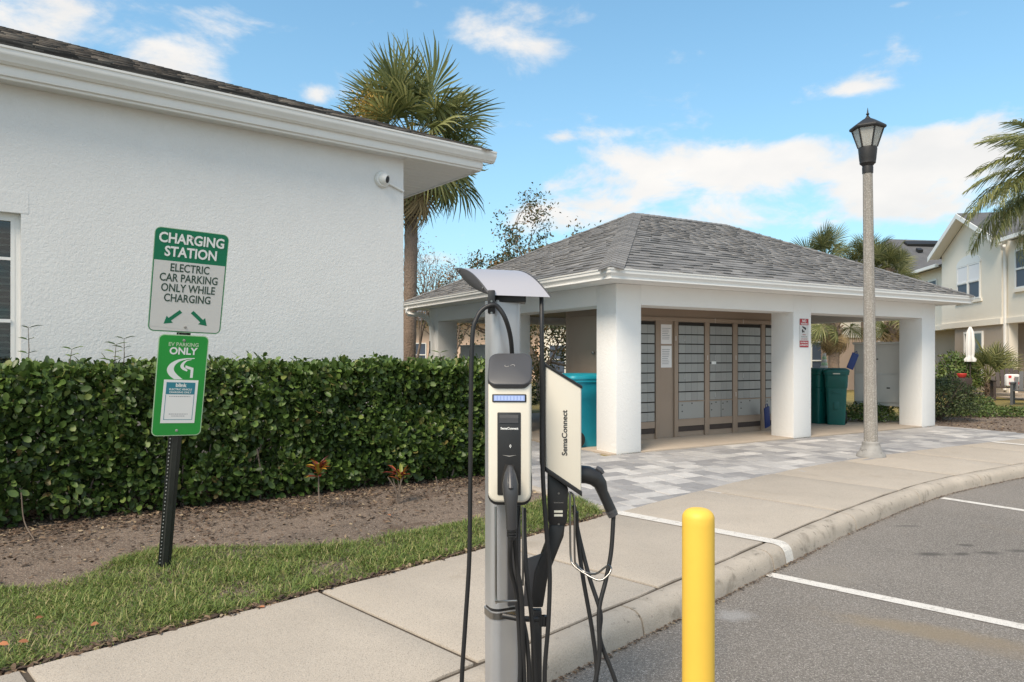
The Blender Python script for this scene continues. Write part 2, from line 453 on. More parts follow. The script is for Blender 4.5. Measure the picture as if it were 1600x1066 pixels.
M_['label'] = mat('cream_sticker', (.7, .68, .58), .6)
M_['postblk'] = mat('black_post_paint', (.025, .028, .026), .5, var=(20, .3))
M_['signgreen'] = mat('traffic_green', (.0, .17, .08), .45, var=(5, .06))
M_['signwhite'] = mat('sign_white', (.66, .645, .62), .5, var=(4, .03))
M_['signtxt'] = mat('sign_dark_green_text', (.03, .07, .05), .5)
M_['brightgreen'] = mat('sign_bright_green', (.015, .3, .045), .42, var=(5, .07))
M_['pale'] = mat('pale_green_edge', (.45, .62, .4), .5)
M_['teal'] = mat('teal_print', (.03, .22, .29), .5)
M_['red'] = mat('sign_red', (.42, .02, .03), .5)
M_['bluebox'] = mat('navy_blue_plastic', (.015, .04, .18), .5)
M_['yellow'] = mat('bollard_yellow', (.84, .53, .07), .55, var=(3, .06), stain2=(38, .68, .74, (.5, .33, .08), .5), stain=(7, .66, .8, (.66, .4, .05), .35), bump=(25, .08, .004))
M_['lampblk'] = mat('lantern_black', (.022, .021, .021), .55)
M_['lampglass'] = mat('frosted_lantern_glass', (.75, .74, .7), .25, trans=.55)
M_['agg'] = mat('aggregate_pole', (.27, .25, .225), .9, var=(5, .1), speck=(120, .25, (.42, .395, .36)), var2=(90, .25), bump=(110, .7, .006))
M_['galv'] = mat('weathered_base', (.3, .29, .275), .7, var=(9, .2), stain=(12, .58, .68, (.07, .065, .06), .8))
M_['bingreen'] = mat('bin_green', (.0, .1, .088), .45, var=(5, .1))
M_['binteal'] = mat('bin_teal', (.008, .27, .36), .42, var=(5, .08))
M_['wheel'] = mat('bin_wheel', (.02, .02, .02), .6)
M_['locker'] = mat('locker_paint', (.72, .7, .66), .5, var=(2, .04))
M_['greycab'] = mat('grey_cabinet_paint', (.45, .46, .46), .6)
M_['house'] = mat('cream_stucco', (.84, .78, .67), .9, var=(1, .03), bump=(20, .3, .01))
M_['house_dk'] = mat('taupe_stucco', (.42, .36, .3), .9, var=(1, .04), bump=(20, .3, .01))
M_['house_w'] = mat('pale_stucco', (.86, .8, .7), .9, var=(1, .03))
M_['pink'] = mat('peach_stucco', (.62, .46, .36), .9, var=(1, .03))
M_['hroof'] = mat('far_roof_grey', (.12, .12, .125), .95, rnd='isl', amt=.25, var=(2, .15), var2=(25, .3))
M_['blind'] = mat('white_blind', (.82, .82, .84), .7)
M_['shutter'] = mat('slate_blue_screen', (.06, .08, .12), .5)
M_['dark'] = mat('dark_interior', (.02, .02, .02), .9)
M_['slat'] = mat('blind_slat', (.5, .45, .37), .6)
M_['glass'] = glass_mat('window_glass', refl=.02)
M_['bark'] = mat('bark', (.16, .125, .1), .95, var=(9, .25), bump=(30, .8, .02))
M_['palmtrunk'] = mat('palm_trunk', (.25, .185, .14), .95, var=(5, .2), var2=(30, .25), bump=(24, 1, .03))
M_['hedge'] = mat('hedge_leaf', (.06, .1, .02), .46, rnd='isl', ramp=[(0, (.024, .042, .012)), (.35, (.043, .078, .017)), (.68, (.075, .132, .027)), (.88, (.135, .205, .046)), (.97, (.2, .26, .07)), (1, (.2, .13, .05))], spec=.38, transl=.18)
M_['hedge_bright'] = mat('hedge_leaf_bright', (.09, .15, .03), .4, rnd='isl', ramp=[(0, (.035, .065, .014)), (.35, (.065, .115, .022)), (.7, (.105, .17, .035)), (.92, (.16, .235, .055)), (1, (.22, .2, .07))], spec=.5, transl=.2)  # brighter leaf colours for the hedge's top band and scattered clumps
M_['hedge_o'] = mat('hedge_leaf_large', (.06, .1, .02), .45, rnd='obj', ramp=[(0, (.025, .045, .012)), (.35, (.045, .08, .016)), (.7, (.075, .13, .026)), (.92, (.12, .19, .045)), (1, (.2, .25, .07))], spec=.38, transl=.18)
M_['grass'] = mat('grass_blade', (.12, .15, .03), .6, rnd='isl', ramp=[(0, (.07, .112, .02)), (.35, (.12, .18, .033)), (.65, (.185, .25, .052)), (.89, (.31, .31, .105)), (1, (.44, .36, .19))], transl=.2)
M_['frond'] = mat('palm_frond', (.1, .13, .04), .5, rnd='isl', ramp=[(0, (.09, .11, .036)), (.5, (.19, .215, .075)), (1, (.38, .37, .15))], transl=.35)
M_['frond_far'] = mat('palm_frond_far', (.1, .13, .04), .6, rnd='isl', ramp=[(0, (.06, .075, .025)), (.5, (.11, .13, .045)), (1, (.26, .25, .1))], transl=.3)
M_['dead'] = mat('dead_frond', (.34, .25, .13), .9, rnd='isl', amt=.35, transl=.15)
M_['flower'] = mat('palm_flower', (.42, .27, .06), .9, rnd='isl', amt=.35)
M_['oak'] = mat('oak_leaf', (.09, .1, .03), .6, rnd='isl', ramp=[(0, (.035, .05, .02)), (.6, (.085, .095, .032)), (.85, (.17, .12, .045)), (1, (.26, .13, .05))], transl=.2)
M_['autumn'] = mat('autumn_leaf', (.3, .15, .08), .7, rnd='isl', ramp=[(0, (.16, .1, .06)), (.6, (.33, .19, .11)), (1, (.45, .28, .17))], transl=.2)
M_['shrub'] = mat('shrub_leaf', (.05, .075, .022), .55, rnd='isl', ramp=[(0, (.025, .042, .014)), (.6, (.055, .08, .024)), (1, (.11, .13, .04))], transl=.12)
M_['shrub2'] = mat('bright_shrub_leaf', (.1, .16, .04), .5, rnd='isl', ramp=[(0, (.05, .09, .02)), (.6, (.11, .17, .04)), (1, (.2, .24, .07))], transl=.2)
M_['croton'] = mat('croton_leaf', (.4, .1, .03), .4, rnd='isl', ramp=[(0, (.07, .012, .012)), (.35, (.2, .03, .015)), (.6, (.45, .12, .02)), (.8, (.55, .33, .04)), (1, (.14, .2, .03))], transl=.15)
M_['litter'] = mat('leaf_litter', (.25, .16, .09), .9, rnd='isl', ramp=[(0, (.04, .028, .02)), (.5, (.1, .063, .042)), (.87, (.2, .135, .085)), (1, (.38, .3, .19))])
M_['orange_leaf'] = mat('fallen_orange_leaf', (.34, .13, .055), .8, rnd='obj', amt=.25)
M_['pebble'] = mat('pebble', (.25, .2, .155), .95, rnd='isl', ramp=[(0, (.1, .075, .055)), (.6, (.18, .137, .105)), (.95, (.25, .2, .16)), (1, (.46, .42, .36))])
M_['umbr'] = mat('umbrella_canvas', (.75, .74, .73), .9)
M_['wood_dk'] = mat('dark_furniture', (.05, .035, .03), .6)
M_['redp'] = mat('red_plastic', (.6, .05, .04), .5)
M_['graychair'] = mat('grey_furniture', (.12, .12, .12), .6)

# ------------------------------------------------------------------ frames
P1 = Vector((1.48, 10.09, 0)); ET = Vector((.862, .507, 0)).normalized(); ES = Vector((-ET.y, ET.x, 0))
TF = frame(P1, ET, ES)                                    # pavilion: t along its front, s into it
A0 = Vector((-1.41, 9.23, 0)); EA = Vector((.792, .61, 0)).normalized(); EN = Vector((-EA.y, EA.x, 0))
BF = frame(A0, EA, EN)                                    # clubhouse: a along its wall, n into it
def ts(p): d = Vector((p[0], p[1], 0)) - P1; return d.dot(ET), d.dot(ES)

# kerb line (back edge of the kerb) and the strips that follow it
KP = [(-30, -26.62), (-20, -16.62), (-12, -8.62), (-7, -3.62), (-4, -.62), (-2, 1.38), (-1, 2.38), (0, 3.38), (1.06, 4.455), (2.045, 5.48), (2.89, 6.33), (4.19, 7.54), (5.10, 8.25), (6.67, 9.27), (8.4, 10.28), (10.4, 11.43), (13, 12.95), (16, 14.7), (20, 17.04), (25, 19.97), (31, 23.5), (40, 28.8)]
KC = [Vector((p[0], p[1], 0)) for p in smooth_path([(a, b, 0) for a, b in KP], 14)]
_arc = [0.0]
for i in range(1, len(KC)): _arc.append(_arc[-1] + (KC[i] - KC[i - 1]).length)
_i0 = min(range(len(KC)), key=lambda i: abs(KC[i].x + KC[i].y))
_a0 = _arc[_i0] - (KC[_i0].x + KC[_i0].y) / math.sqrt(2)
ARC = [a - _a0 for a in _arc]
def kpt(s, off):
    """point at arc length s, off metres behind the kerb line (towards the pavilion)"""
    s = min(max(s, ARC[0] + .01), ARC[-1] - .01)
    i = int(np.searchsorted(ARC, s)); i = max(1, min(i, len(KC) - 1))
    t = (s - ARC[i - 1]) / (ARC[i] - ARC[i - 1])
    p = KC[i - 1].lerp(KC[i], t)
    def tan(j): return (KC[min(j + 1, len(KC) - 1)] - KC[max(j - 1, 0)]).normalized()
    d = tan(i - 1).lerp(tan(i), t).normalized()
    return p + Vector((-d.y, d.x, 0)) * off
def koff(p):
    """signed distance behind the kerb line, and arc length"""
    p = Vector((p[0], p[1], 0)); best = None
    for i in range(len(KC) - 1):
        a, b = KC[i], KC[i + 1]; ab = b - a
        t = max(0, min(1, (p - a).dot(ab) / ab.length_squared)); q = a + ab * t
        d = (p - q).length
        if best is None or d < best[0]:
            best = (d, math.copysign(d, ab.x * (p - a).y - ab.y * (p - a).x), ARC[i] + t * ab.length)
    return best[1], best[2]

# ================================================================== SETTING
def setting():
    g = MB(); g.poly([(-400, -400, -.16), (400, -400, -.16), (400, 600, -.16), (-400, 600, -.16)])
    g.build('ground', M_['lawn'], kind='structure')
    # raised lawn behind the kerb
    pts = [kpt(s, .02) for s in np.linspace(ARC[0], ARC[-1], 90)]
    m = MB(); m.poly([(p.x, p.y, -.02) for p in pts] + [(400, 60, -.02), (400, 600, -.02), (-400, 600, -.02), (-400, -27, -.02)])
    m.build('lawn', M_['lawn'], kind='structure')
    m = MB(); m.poly([(p.x, p.y, -.13) for p in [kpt(s, -.02) for s in np.linspace(ARC[0], ARC[-1], 90)]] + [(60, -40, -.13), (-30, -40, -.13)])
    road = m.build('parking_lot', M_['asphalt'], kind='structure')
    for (p0, p1, w) in (((1200, 897), (1660, 992), .105), ((1472, 778), (1720, 816), .105)):
        a, b = gnd(*p0, z=-.126), gnd(*p1, z=-.126); d = (b - a).normalized(); n = Vector((-d.y, d.x, 0)) * w / 2
        b = a + d * 5.2
        mm = MB(); mm.poly([a - n, b - n, b + n, a + n]); mm.build('parking_line', M_['paint'], road)
    # kerb in cast lengths
    kb = MB()
    ss = np.linspace(-8, 26, 140)
    for i in range(len(ss) - 1):
        a, b, c, d = kpt(ss[i], -.13), kpt(ss[i + 1], -.13), kpt(ss[i + 1], 0.01), kpt(ss[i], 0.01)
        kb.poly([(p.x, p.y, -.012 if j > 1 else -.03) for j, p in enumerate((a, b, c, d))])
    kerb = kb.build('kerb', M_['joint'], kind='structure')
    prof = [(.004, -.012), (-.012, 0), (-.07, -.001), (-.105, -.008), (-.13, -.024), (-.147, -.048), (-.156, -.08), (-.165, -.14), (0, -.14)]
    js = np.arange(-6.65, 25, 1.65)
    for j in range(len(js) - 1):
        a, b = js[j] + .008, js[j + 1] - .008
        st = np.linspace(a, b, 9); m = MB(); vs = []
        for s_ in st:
            for (o, z) in prof:
                p = kpt(s_, o); vs.append((p.x, p.y, z + .003 * mnoise.noise(p * 2)))
        n = len(prof); fs = [(i * n + k, (i + 1) * n + k, (i + 1) * n + (k + 1) % n, i * n + (k + 1) % n) for i in range(8) for k in range(n)]
        fs += [list(range(n)), [8 * n + k for k in range(n)][::-1]]
        m.add(vs, fs); m.build('kerb_stone', M_['kerb'], kerb, smooth=True, angle=50)
    # dirt and moss in the gutter seam
    V = []; Fc = []
    for s_ in rng.uniform(-2, 14, 5200):
        o = -.168 - abs(rng.normal(0, .018)); p = kpt(s_, o); r = rng.uniform(.003, .011)
        if mnoise.noise(Vector((s_ * .9, 3, 0))) < rng.uniform(-.7, .5): continue
        b = len(V); h = -.128 + rng.uniform(0, .006)
        for k in range(4):
            an = k * 1.57 + rng.uniform(0, 1); V.append((p.x + r * math.cos(an), p.y + r * math.sin(an) * rng.uniform(.4, 1), h + rng.uniform(0, .004)))
        Fc.append((b, b + 1, b + 2, b + 3))
    o = link('gutter_debris', np_mesh('gutter_debris', V, Fc, M_['litter']), kerb); o['kind'] = 'stuff'
    # sidewalk slabs
    sb = MB(); ss = np.linspace(-8, 26, 140)
    for i in range(len(ss) - 1):
        q = [kpt(ss[i], .0), kpt(ss[i + 1], .0), kpt(ss[i + 1], 1.42), kpt(ss[i], 1.42)]
        sb.poly([(p.x, p.y, -.011) for p in q])
    walk = sb.build('sidewalk', M_['joint'], kind='structure')
    js = np.arange(.70 - 1.48 * 5, 25, 1.48)
    for j in range(len(js) - 1):
        a, b = js[j] + .0145, js[j + 1] - .0145
        st = np.linspace(a, b, 9)
        near = [kpt(s_, .02 + .005 * math.sin(s_ * 23) + .004 * math.sin(s_ * 41)) for s_ in st]; far = [kpt(s_, 1.40 + .006 * math.sin(s_ * 9)) for s_ in st[::-1]]
        dz = rng.uniform(-.002, .002)
        m = MB(); m.prism([(p.x, p.y, -.09) for p in near + far], (0, 0, .09 + dz))
        m.build('slab', M_['concrete'], walk, bevel=.006, seg=2)
    # painted strip over the walk and down the kerb
    sp = 5.10
    m = MB()
    offs = [1.40, 1.0, .6, .2, .012, -.012, -.07, -.105, -.13, -.147, -.156, -.165]
    zs = [.006] * 5 + [.006, .005, -.003, -.018, -.043, -.077, -.126]
    for i in range(len(offs) - 1):
        q = []
        for (o, z, ds) in ((offs[i], zs[i], 0), (offs[i + 1], zs[i + 1], 0), (offs[i + 1], zs[i + 1], .13), (offs[i], zs[i], .13)):
            o2 = o - (.003 if o < -.1 else 0)
            p = kpt(sp + ds, o2); q.append((p.x, p.y, z))
        m.poly(q)
    m.build('painted_stripe', M_['paint'], walk)
    m = MB(); a = kpt(13.35, 1.38); b = kpt(13.35, .1); c = kpt(13.5, .1); d = kpt(13.5, 1.38)
    m.poly([(p.x, p.y, .006) for p in (a, b, c, d)]); m.build('painted_stripe', M_['paint'], walk)

setting()

# ---- paver walk
def pavers():
    base = MB(TF)
    edge = [ts(kpt(q, 1.3)) for q in np.linspace(3, 16, 90)]; edge = [(a, b, -.03) for a, b in edge if -2.3 < a < 8.2]
    base.poly(edge + [(8.2, 0, -.03), (-.1, 0, -.03), (-.1, 1.9, -.03), (-2.3, 1.9, -.03)])
    # base sheet kept just under the slabs where it passes beneath the walk
    root = base.build('paver_walk', M_['joint'], kind='structure')
    items = []
    s = -3.5; rows = [.2, .23, .3, .2, .23]; r = 0
    while s < 1.9:
        h = rows[r % 5]; r += 1
        t = -2.3 + rng.uniform(-.2, 0)
        while t < 8.2:
            w = rng.choice([.15, .2, .23, .30, .30, .36])
            t0, t1 = max(t, -2.3), min(t + w, 8.2); t += w
            if t1 - t0 < .08: continue
            tc, scn = (t0 + t1) / 2, s + h / 2
            if scn > 0 and tc > -.12: continue
            if s + h > 0.02 and tc > -.12 and s < 0: pass
            p = TF @ Vector((tc, scn, 0))
            o, _ = koff(p)
            if o < 1.40 - .16: continue
            s1 = min(s + h, -.01) if (s < 0 and tc > -.12) else s + h
            items.append((t0 + .004, t1 - .004, s + .004, s1 - .004, p.length))
        s += h
    items.sort(key=lambda q: q[4])
    cache = {}
    def pm(w, h):
        key = (round(w, 3), round(h, 3))
        if key not in cache:
            m = MB(); m.box(-w / 2, -h / 2, -.04, w / 2, h / 2, 0)
            cache[key] = m.mesh('paver', M_['paver'], bevel=.006, seg=1)
        return cache[key]
    st = MB(TF)
    for i, (t0, t1, s0, s1, d) in enumerate(items):
        z = -.004 + rng.uniform(-.0025, .0025)
        if i < 300:
            Mx = TF @ Matrix.Translation(((t0 + t1) / 2, (s0 + s1) / 2, z)) @ Matrix.Rotation(rng.normal(0, .006), 4, 'X') @ Matrix.Rotation(rng.normal(0, .006), 4, 'Y')
            link('paver', pm(t1 - t0, s1 - s0), root, Mx)
        else: st.box(t0, s0, -.04, t1, s1, z)
    if st.v: st.build('paver_field', M_['paver_i'], root, bevel=.005, seg=1, kind='stuff')
    e = MB(TF); e.box(-2.43, -2.75, -.1, -2.305, 1.9, .002); e.build('concrete_edging', M_['concrete'], root, bevel=.008)
pavers()

# ---- soil bed and grass strip
GB = [gnd(-900, 940), gnd(-300, 928), gnd(0, 917), gnd(53, 916), gnd(134, 897), gnd(188, 872), gnd(250, 858), gnd(344, 853), gnd(500, 853), gnd(565, 844), gnd(655, 827), gnd(730, 813), gnd(830, 786), gnd(872, 772), gnd(905, 778), gnd(928, 790), gnd(942, 803)]
def inpoly(x, y, P):
    c = np.zeros(len(x), bool); n = len(P)
    for i in range(n):
        x0, y0 = P[i][0], P[i][1]; x1, y1 = P[(i + 1) % n][0], P[(i + 1) % n][1]
        if y0 == y1: continue
        k = ((y0 > y) != (y1 > y)) & (x < (x1 - x0) * (y - y0) / (y1 - y0) + x0); c ^= k
    return c
def soil_z(x, y):
    return .012 * mnoise.noise(Vector((x * 1.7, y * 1.7, 0))) + .006 * mnoise.noise(Vector((x * 7, y * 7, 3))) + .004
GRASS_POLY = [(p.x, p.y) for p in GB] + [(kpt(s_, 1.41).x, kpt(s_, 1.41).y) for s_ in np.linspace(5.0, -5, 30)]
def soil():
    xs = np.arange(-9, 2.2, .07); ys = np.arange(-1, 15, .07)
    poly = [(kpt(s_, 1.405).x, kpt(s_, 1.405).y) for s_ in np.linspace(-6, 5.1, 40)]
    for tv, sv in ((-2.43, -2.75), (-2.43, 4)): p = TF @ Vector((tv, sv, 0)); poly.append((p.x, p.y))
    poly += [(-3.5, 14.5), (-12, 8)]
    idx = {}; V = []; Fc = []
    X, Y = np.meshgrid(xs, ys, indexing='ij')
    ins = inpoly(X.ravel(), Y.ravel(), poly).reshape(X.shape)
    def vid(i, j):
        if (i, j) not in idx:
            x, y = xs[i], ys[j]; o = 0
            idx[(i, j)] = len(V); V.append((x, y, soil_z(x, y) - .012))
        return idx[(i, j)]
    for i in range(len(xs) - 1):
        for j in range(len(ys) - 1):
            if ins[i, j] or ins[i + 1, j] or ins[i, j + 1] or ins[i + 1, j + 1]:
                Fc.append((vid(i, j), vid(i + 1, j), vid(i + 1, j + 1), vid(i, j + 1)))
    # keep the sheet's edge below the walk it meets
    V = np.array(V)
    for k in range(len(V)):
        o, _ = koff(V[k]) if V[k][0] > -7 else (2, 0)
        if o < 1.43: V[k][2] = -.03
        t, s = ts(V[k])
        if t > -2.42 and s > -2.8: V[k][2] = -.05
    o = link('planting_bed', np_mesh('planting_bed', V, Fc, M_['soil'], True)); o['kind'] = 'structure'
    return o
bed = soil()

def scatter(name, tv, tf, Rm, pos, material, smooth=False, scale=None):
    tv = np.asarray(tv, np.float32); tf = np.asarray(tf, np.int32)
    n = len(pos); k = len(tv)
    if scale is not None: V = tv[None] * np.asarray(scale)[:, None, :]
    else: V = np.repeat(tv[None], n, 0)
    V = np.einsum('nij,nkj->nki', Rm, V) + np.asarray(pos)[:, None, :]
    Fc = (tf[None] + (np.arange(n) * k)[:, None, None]).reshape(-1, tf.shape[1])
    return np_mesh(name, V.reshape(-1, 3), Fc, material, smooth)

def unit(a): return a / np.maximum(np.linalg.norm(a, axis=-1, keepdims=True), 1e-9)
def frames(axis, normal):
    """columns: leaf axis, width, normal"""
    ax = unit(axis); n = normal - (normal * ax).sum(-1, keepdims=True) * ax; n = unit(n)
    w = np.cross(n, ax)
    return np.stack([ax, w, n], -1)
LEAF_V = [(0, 0, 0), (.3, .36, .06), (.3, 0, 0), (.3, -.36, .06), (.68, .38, .03), (.68, 0, -.03), (.68, -.38, .03), (1, 0, -.12)]
LEAF_F = [(0, 2, 1, 1), (0, 3, 2, 2), (1, 2, 5, 4), (2, 3, 6, 5), (4, 5, 7, 7), (5, 6, 7, 7)]
LEAF_T = [(0, 2, 1), (0, 3, 2), (1, 2, 5), (1, 5, 4), (2, 3, 6), (2, 6, 5), (4, 5, 7), (5, 6, 7)]
HLEAF_V = [(0, 0, 0), (.25, .3, .05), (.25, 0, 0), (.25, -.3, .05), (.6, .46, .04), (.6, 0, -.03), (.6, -.46, .04), (.88, .3, -.04), (.88, -.3, -.04), (1, 0, -.1)]
HLEAF_T = [(0, 2, 1), (0, 3, 2), (1, 2, 5), (1, 5, 4), (2, 3, 6), (2, 6, 5), (4, 5, 7), (5, 9, 7), (5, 6, 8), (5, 8, 9)]
def round_leaves(name, pos, axis, normal, L, W, material):
    return scatter(name, HLEAF_V, HLEAF_T, frames(axis, normal), pos, material, True, np.stack([L, W, L], -1))
def leaves(name, pos, axis, normal, L, W, material):
    sc_ = np.stack([L, W, L], -1)
    return scatter(name, LEAF_V, LEAF_T, frames(axis, normal), pos, material, True, sc_)

def grass():
    n = 520000
    x = rng.uniform(-4.6, 1.2, n); y = rng.uniform(.6, 7.4, n)
    k = inpoly(x, y, GRASS_POLY); x, y = x[k], y[k]
    k = (y - x - 3.38) / math.sqrt(2) - 1.4 > .02 + .05 * rng.random(len(x)) + np.where(rng.random(len(x)) < .5, .03, 0); x, y = x[k], y[k]
    # thin, ragged edges
    keep = np.array([rng.random() < .75 + .9 * mnoise.noise(Vector((a * 2.1, b * 2.1, 9))) for a, b in zip(x, y)])
    x, y = x[keep], y[keep]
    n = len(x)
    z = np.array([soil_z(a, b) - .014 for a, b in zip(x, y)])
    an = rng.uniform(0, 6.283, n); lean = rng.uniform(.3, 2.2, n)
    ax = np.stack([np.cos(an) * lean, np.sin(an) * lean, np.ones(n)], -1)
    nr = np.stack([-np.cos(an), -np.sin(an), lean * .8], -1)
    hn = np.array([mnoise.noise(Vector((a * 3, b * 3, 0))) for a, b in zip(x, y)])
    L = rng.uniform(.03, .07, n) * (1 + .6 * hn); W = rng.uniform(.0025, .0055, n)
    tv = [(0, .5, 0), (0, -.5, 0), (.5, .5, -.04), (.5, -.5, -.04), (.85, .3, -.2), (.85, -.3, -.2), (1, 0, -.34)]
    tf = [(0, 1, 3), (0, 3, 2), (2, 3, 5), (2, 5, 4), (4, 5, 6)]
    me = scatter('grass_strip', tv, tf, frames(ax, nr), np.stack([x, y, z], -1), M_['grass'], True, np.stack([L, W, L], -1))
    o = link('grass_strip', me); tag(o, 'strip of short green grass between the sidewalk and the bare soil', 'grass', kind='stuff')
    # litter in the bed
    n = 70000
    x = rng.uniform(-5.5, 1, n); y = rng.uniform(3, 9.6, n)
    ok = ~inpoly(x, y, GRASS_POLY)
    for i in range(n):
        o_, s_ = koff((x[i], y[i])); t, s = ts((x[i], y[i]))
        h = HEDGE_D(x[i], y[i])
        if o_ < 1.5 or t > -2.45 or rng.random() > math.exp(-max(0, -h - .1) / .36) * .9 + .05: ok[i] = False
    x, y = x[ok], y[ok]
    # a dark crumbly seam where the turf meets the walk
    q = [kpt(v, 1.405 + abs(rng.normal(0, .035))) for v in rng.uniform(-3.5, 5, 5000)]
    x = np.concatenate([x, [p.x for p in q]]); y = np.concatenate([y, [p.y for p in q]]); n = len(x)
    z = np.array([soil_z(a, b) + .001 for a, b in zip(x, y)]); z[-5000:] = rng.uniform(-.012, .003, 5000)
    an = rng.uniform(0, 6.28, n)
    ax = np.stack([np.cos(an), np.sin(an), rng.normal(0, .25, n)], -1); nr = np.stack([rng.normal(0, .35, n), rng.normal(0, .35, n), np.ones(n)], -1)
    me = leaves('leaf_litter', np.stack([x, y, z], -1), ax, nr, rng.uniform(.015, .06, n), rng.uniform(.01, .032, n), M_['litter'])
    o = link('leaf_litter', me); tag(o, 'dry brown leaf litter scattered on the soil along the hedge', 'leaf litter', kind='stuff')
    n = 22000
    x = rng.uniform(-5.5, 1, n); y = rng.uniform(3, 9.6, n); ok = ~inpoly(x, y, GRASS_POLY)
    for i in range(n):
        if koff((x[i], y[i]))[0] < 1.5 or ts((x[i], y[i]))[0] > -2.45: ok[i] = False
    x, y = x[ok], y[ok]; n = len(x)
    tv = [(1, 0, 0), (-1, 0, 0), (0, 1, 0), (0, -1, 0), (0, 0, 1), (0, 0, -1)]
    tf = [(0, 2, 4), (2, 1, 4), (1, 3, 4), (3, 0, 4)]
    r = rng.uniform(.002, .008, n)
    me = scatter('pebble_scatter', tv, tf, np.repeat(np.eye(3)[None], n, 0), np.stack([x, y, [soil_z(a, b) - .011 for a, b in zip(x, y)]], -1), M_['pebble'], False, np.stack([r, r * .8, r * .7], -1))
    o = link('pebble_scatter', me); tag(o, 'small pale pebbles and crumbs scattered over the bare soil bed', 'pebbles', kind='stuff')

H0 = Vector((-.36, 8.22, 0)); HD = Vector((.826, .564, 0)).normalized(); HN = Vector((-HD.y, HD.x, 0))
def HEDGE_D(x, y): return (Vector((x, y, 0)) - H0).dot(HN)     # >0 inside hedge (behind its front)
grass()

def fallen():
    spots = [(141, 977, 'on the grass left of the sign post, rightmost on the lawn'), (14, 1007, 'on the grass at the left picture edge'), (45, 1003, 'on the grass, second from the left picture edge'),
             (68, 964, 'on the grass, farthest from the sidewalk'), (414, 949, 'lying at the sidewalk edge of the grass'), (605, 804, 'bright on the soil below the small croton')]
    for i, (px, py, where) in enumerate(spots):
        p = gnd(px, py, (.03, .03, .03, .03, .007, .01)[i])
        m = MB(); 
        for (k, tri) in enumerate(LEAF_T): pass
        a = rng.uniform(0, 6.28); ax = Vector((math.cos(a), math.sin(a), .3 if i < 4 else .02)); nr = Vector((rng.normal(0, .4), -.5, .8)) if i < 4 else Vector((.05, -.1, 1))
        Rm = frames(np.array([ax]), np.array([nr]))
        me = scatter('fallen_leaf', LEAF_V, LEAF_T, Rm, np.array([[0, 0, 0]]), M_['orange_leaf'], True, np.array([[.045, .03, .06]]))
        o = link('fallen_leaf', me); o.location = p
        tag(o, 'fallen orange leaf ' + where, 'leaf', 'fallen orange leaves')
fallen()

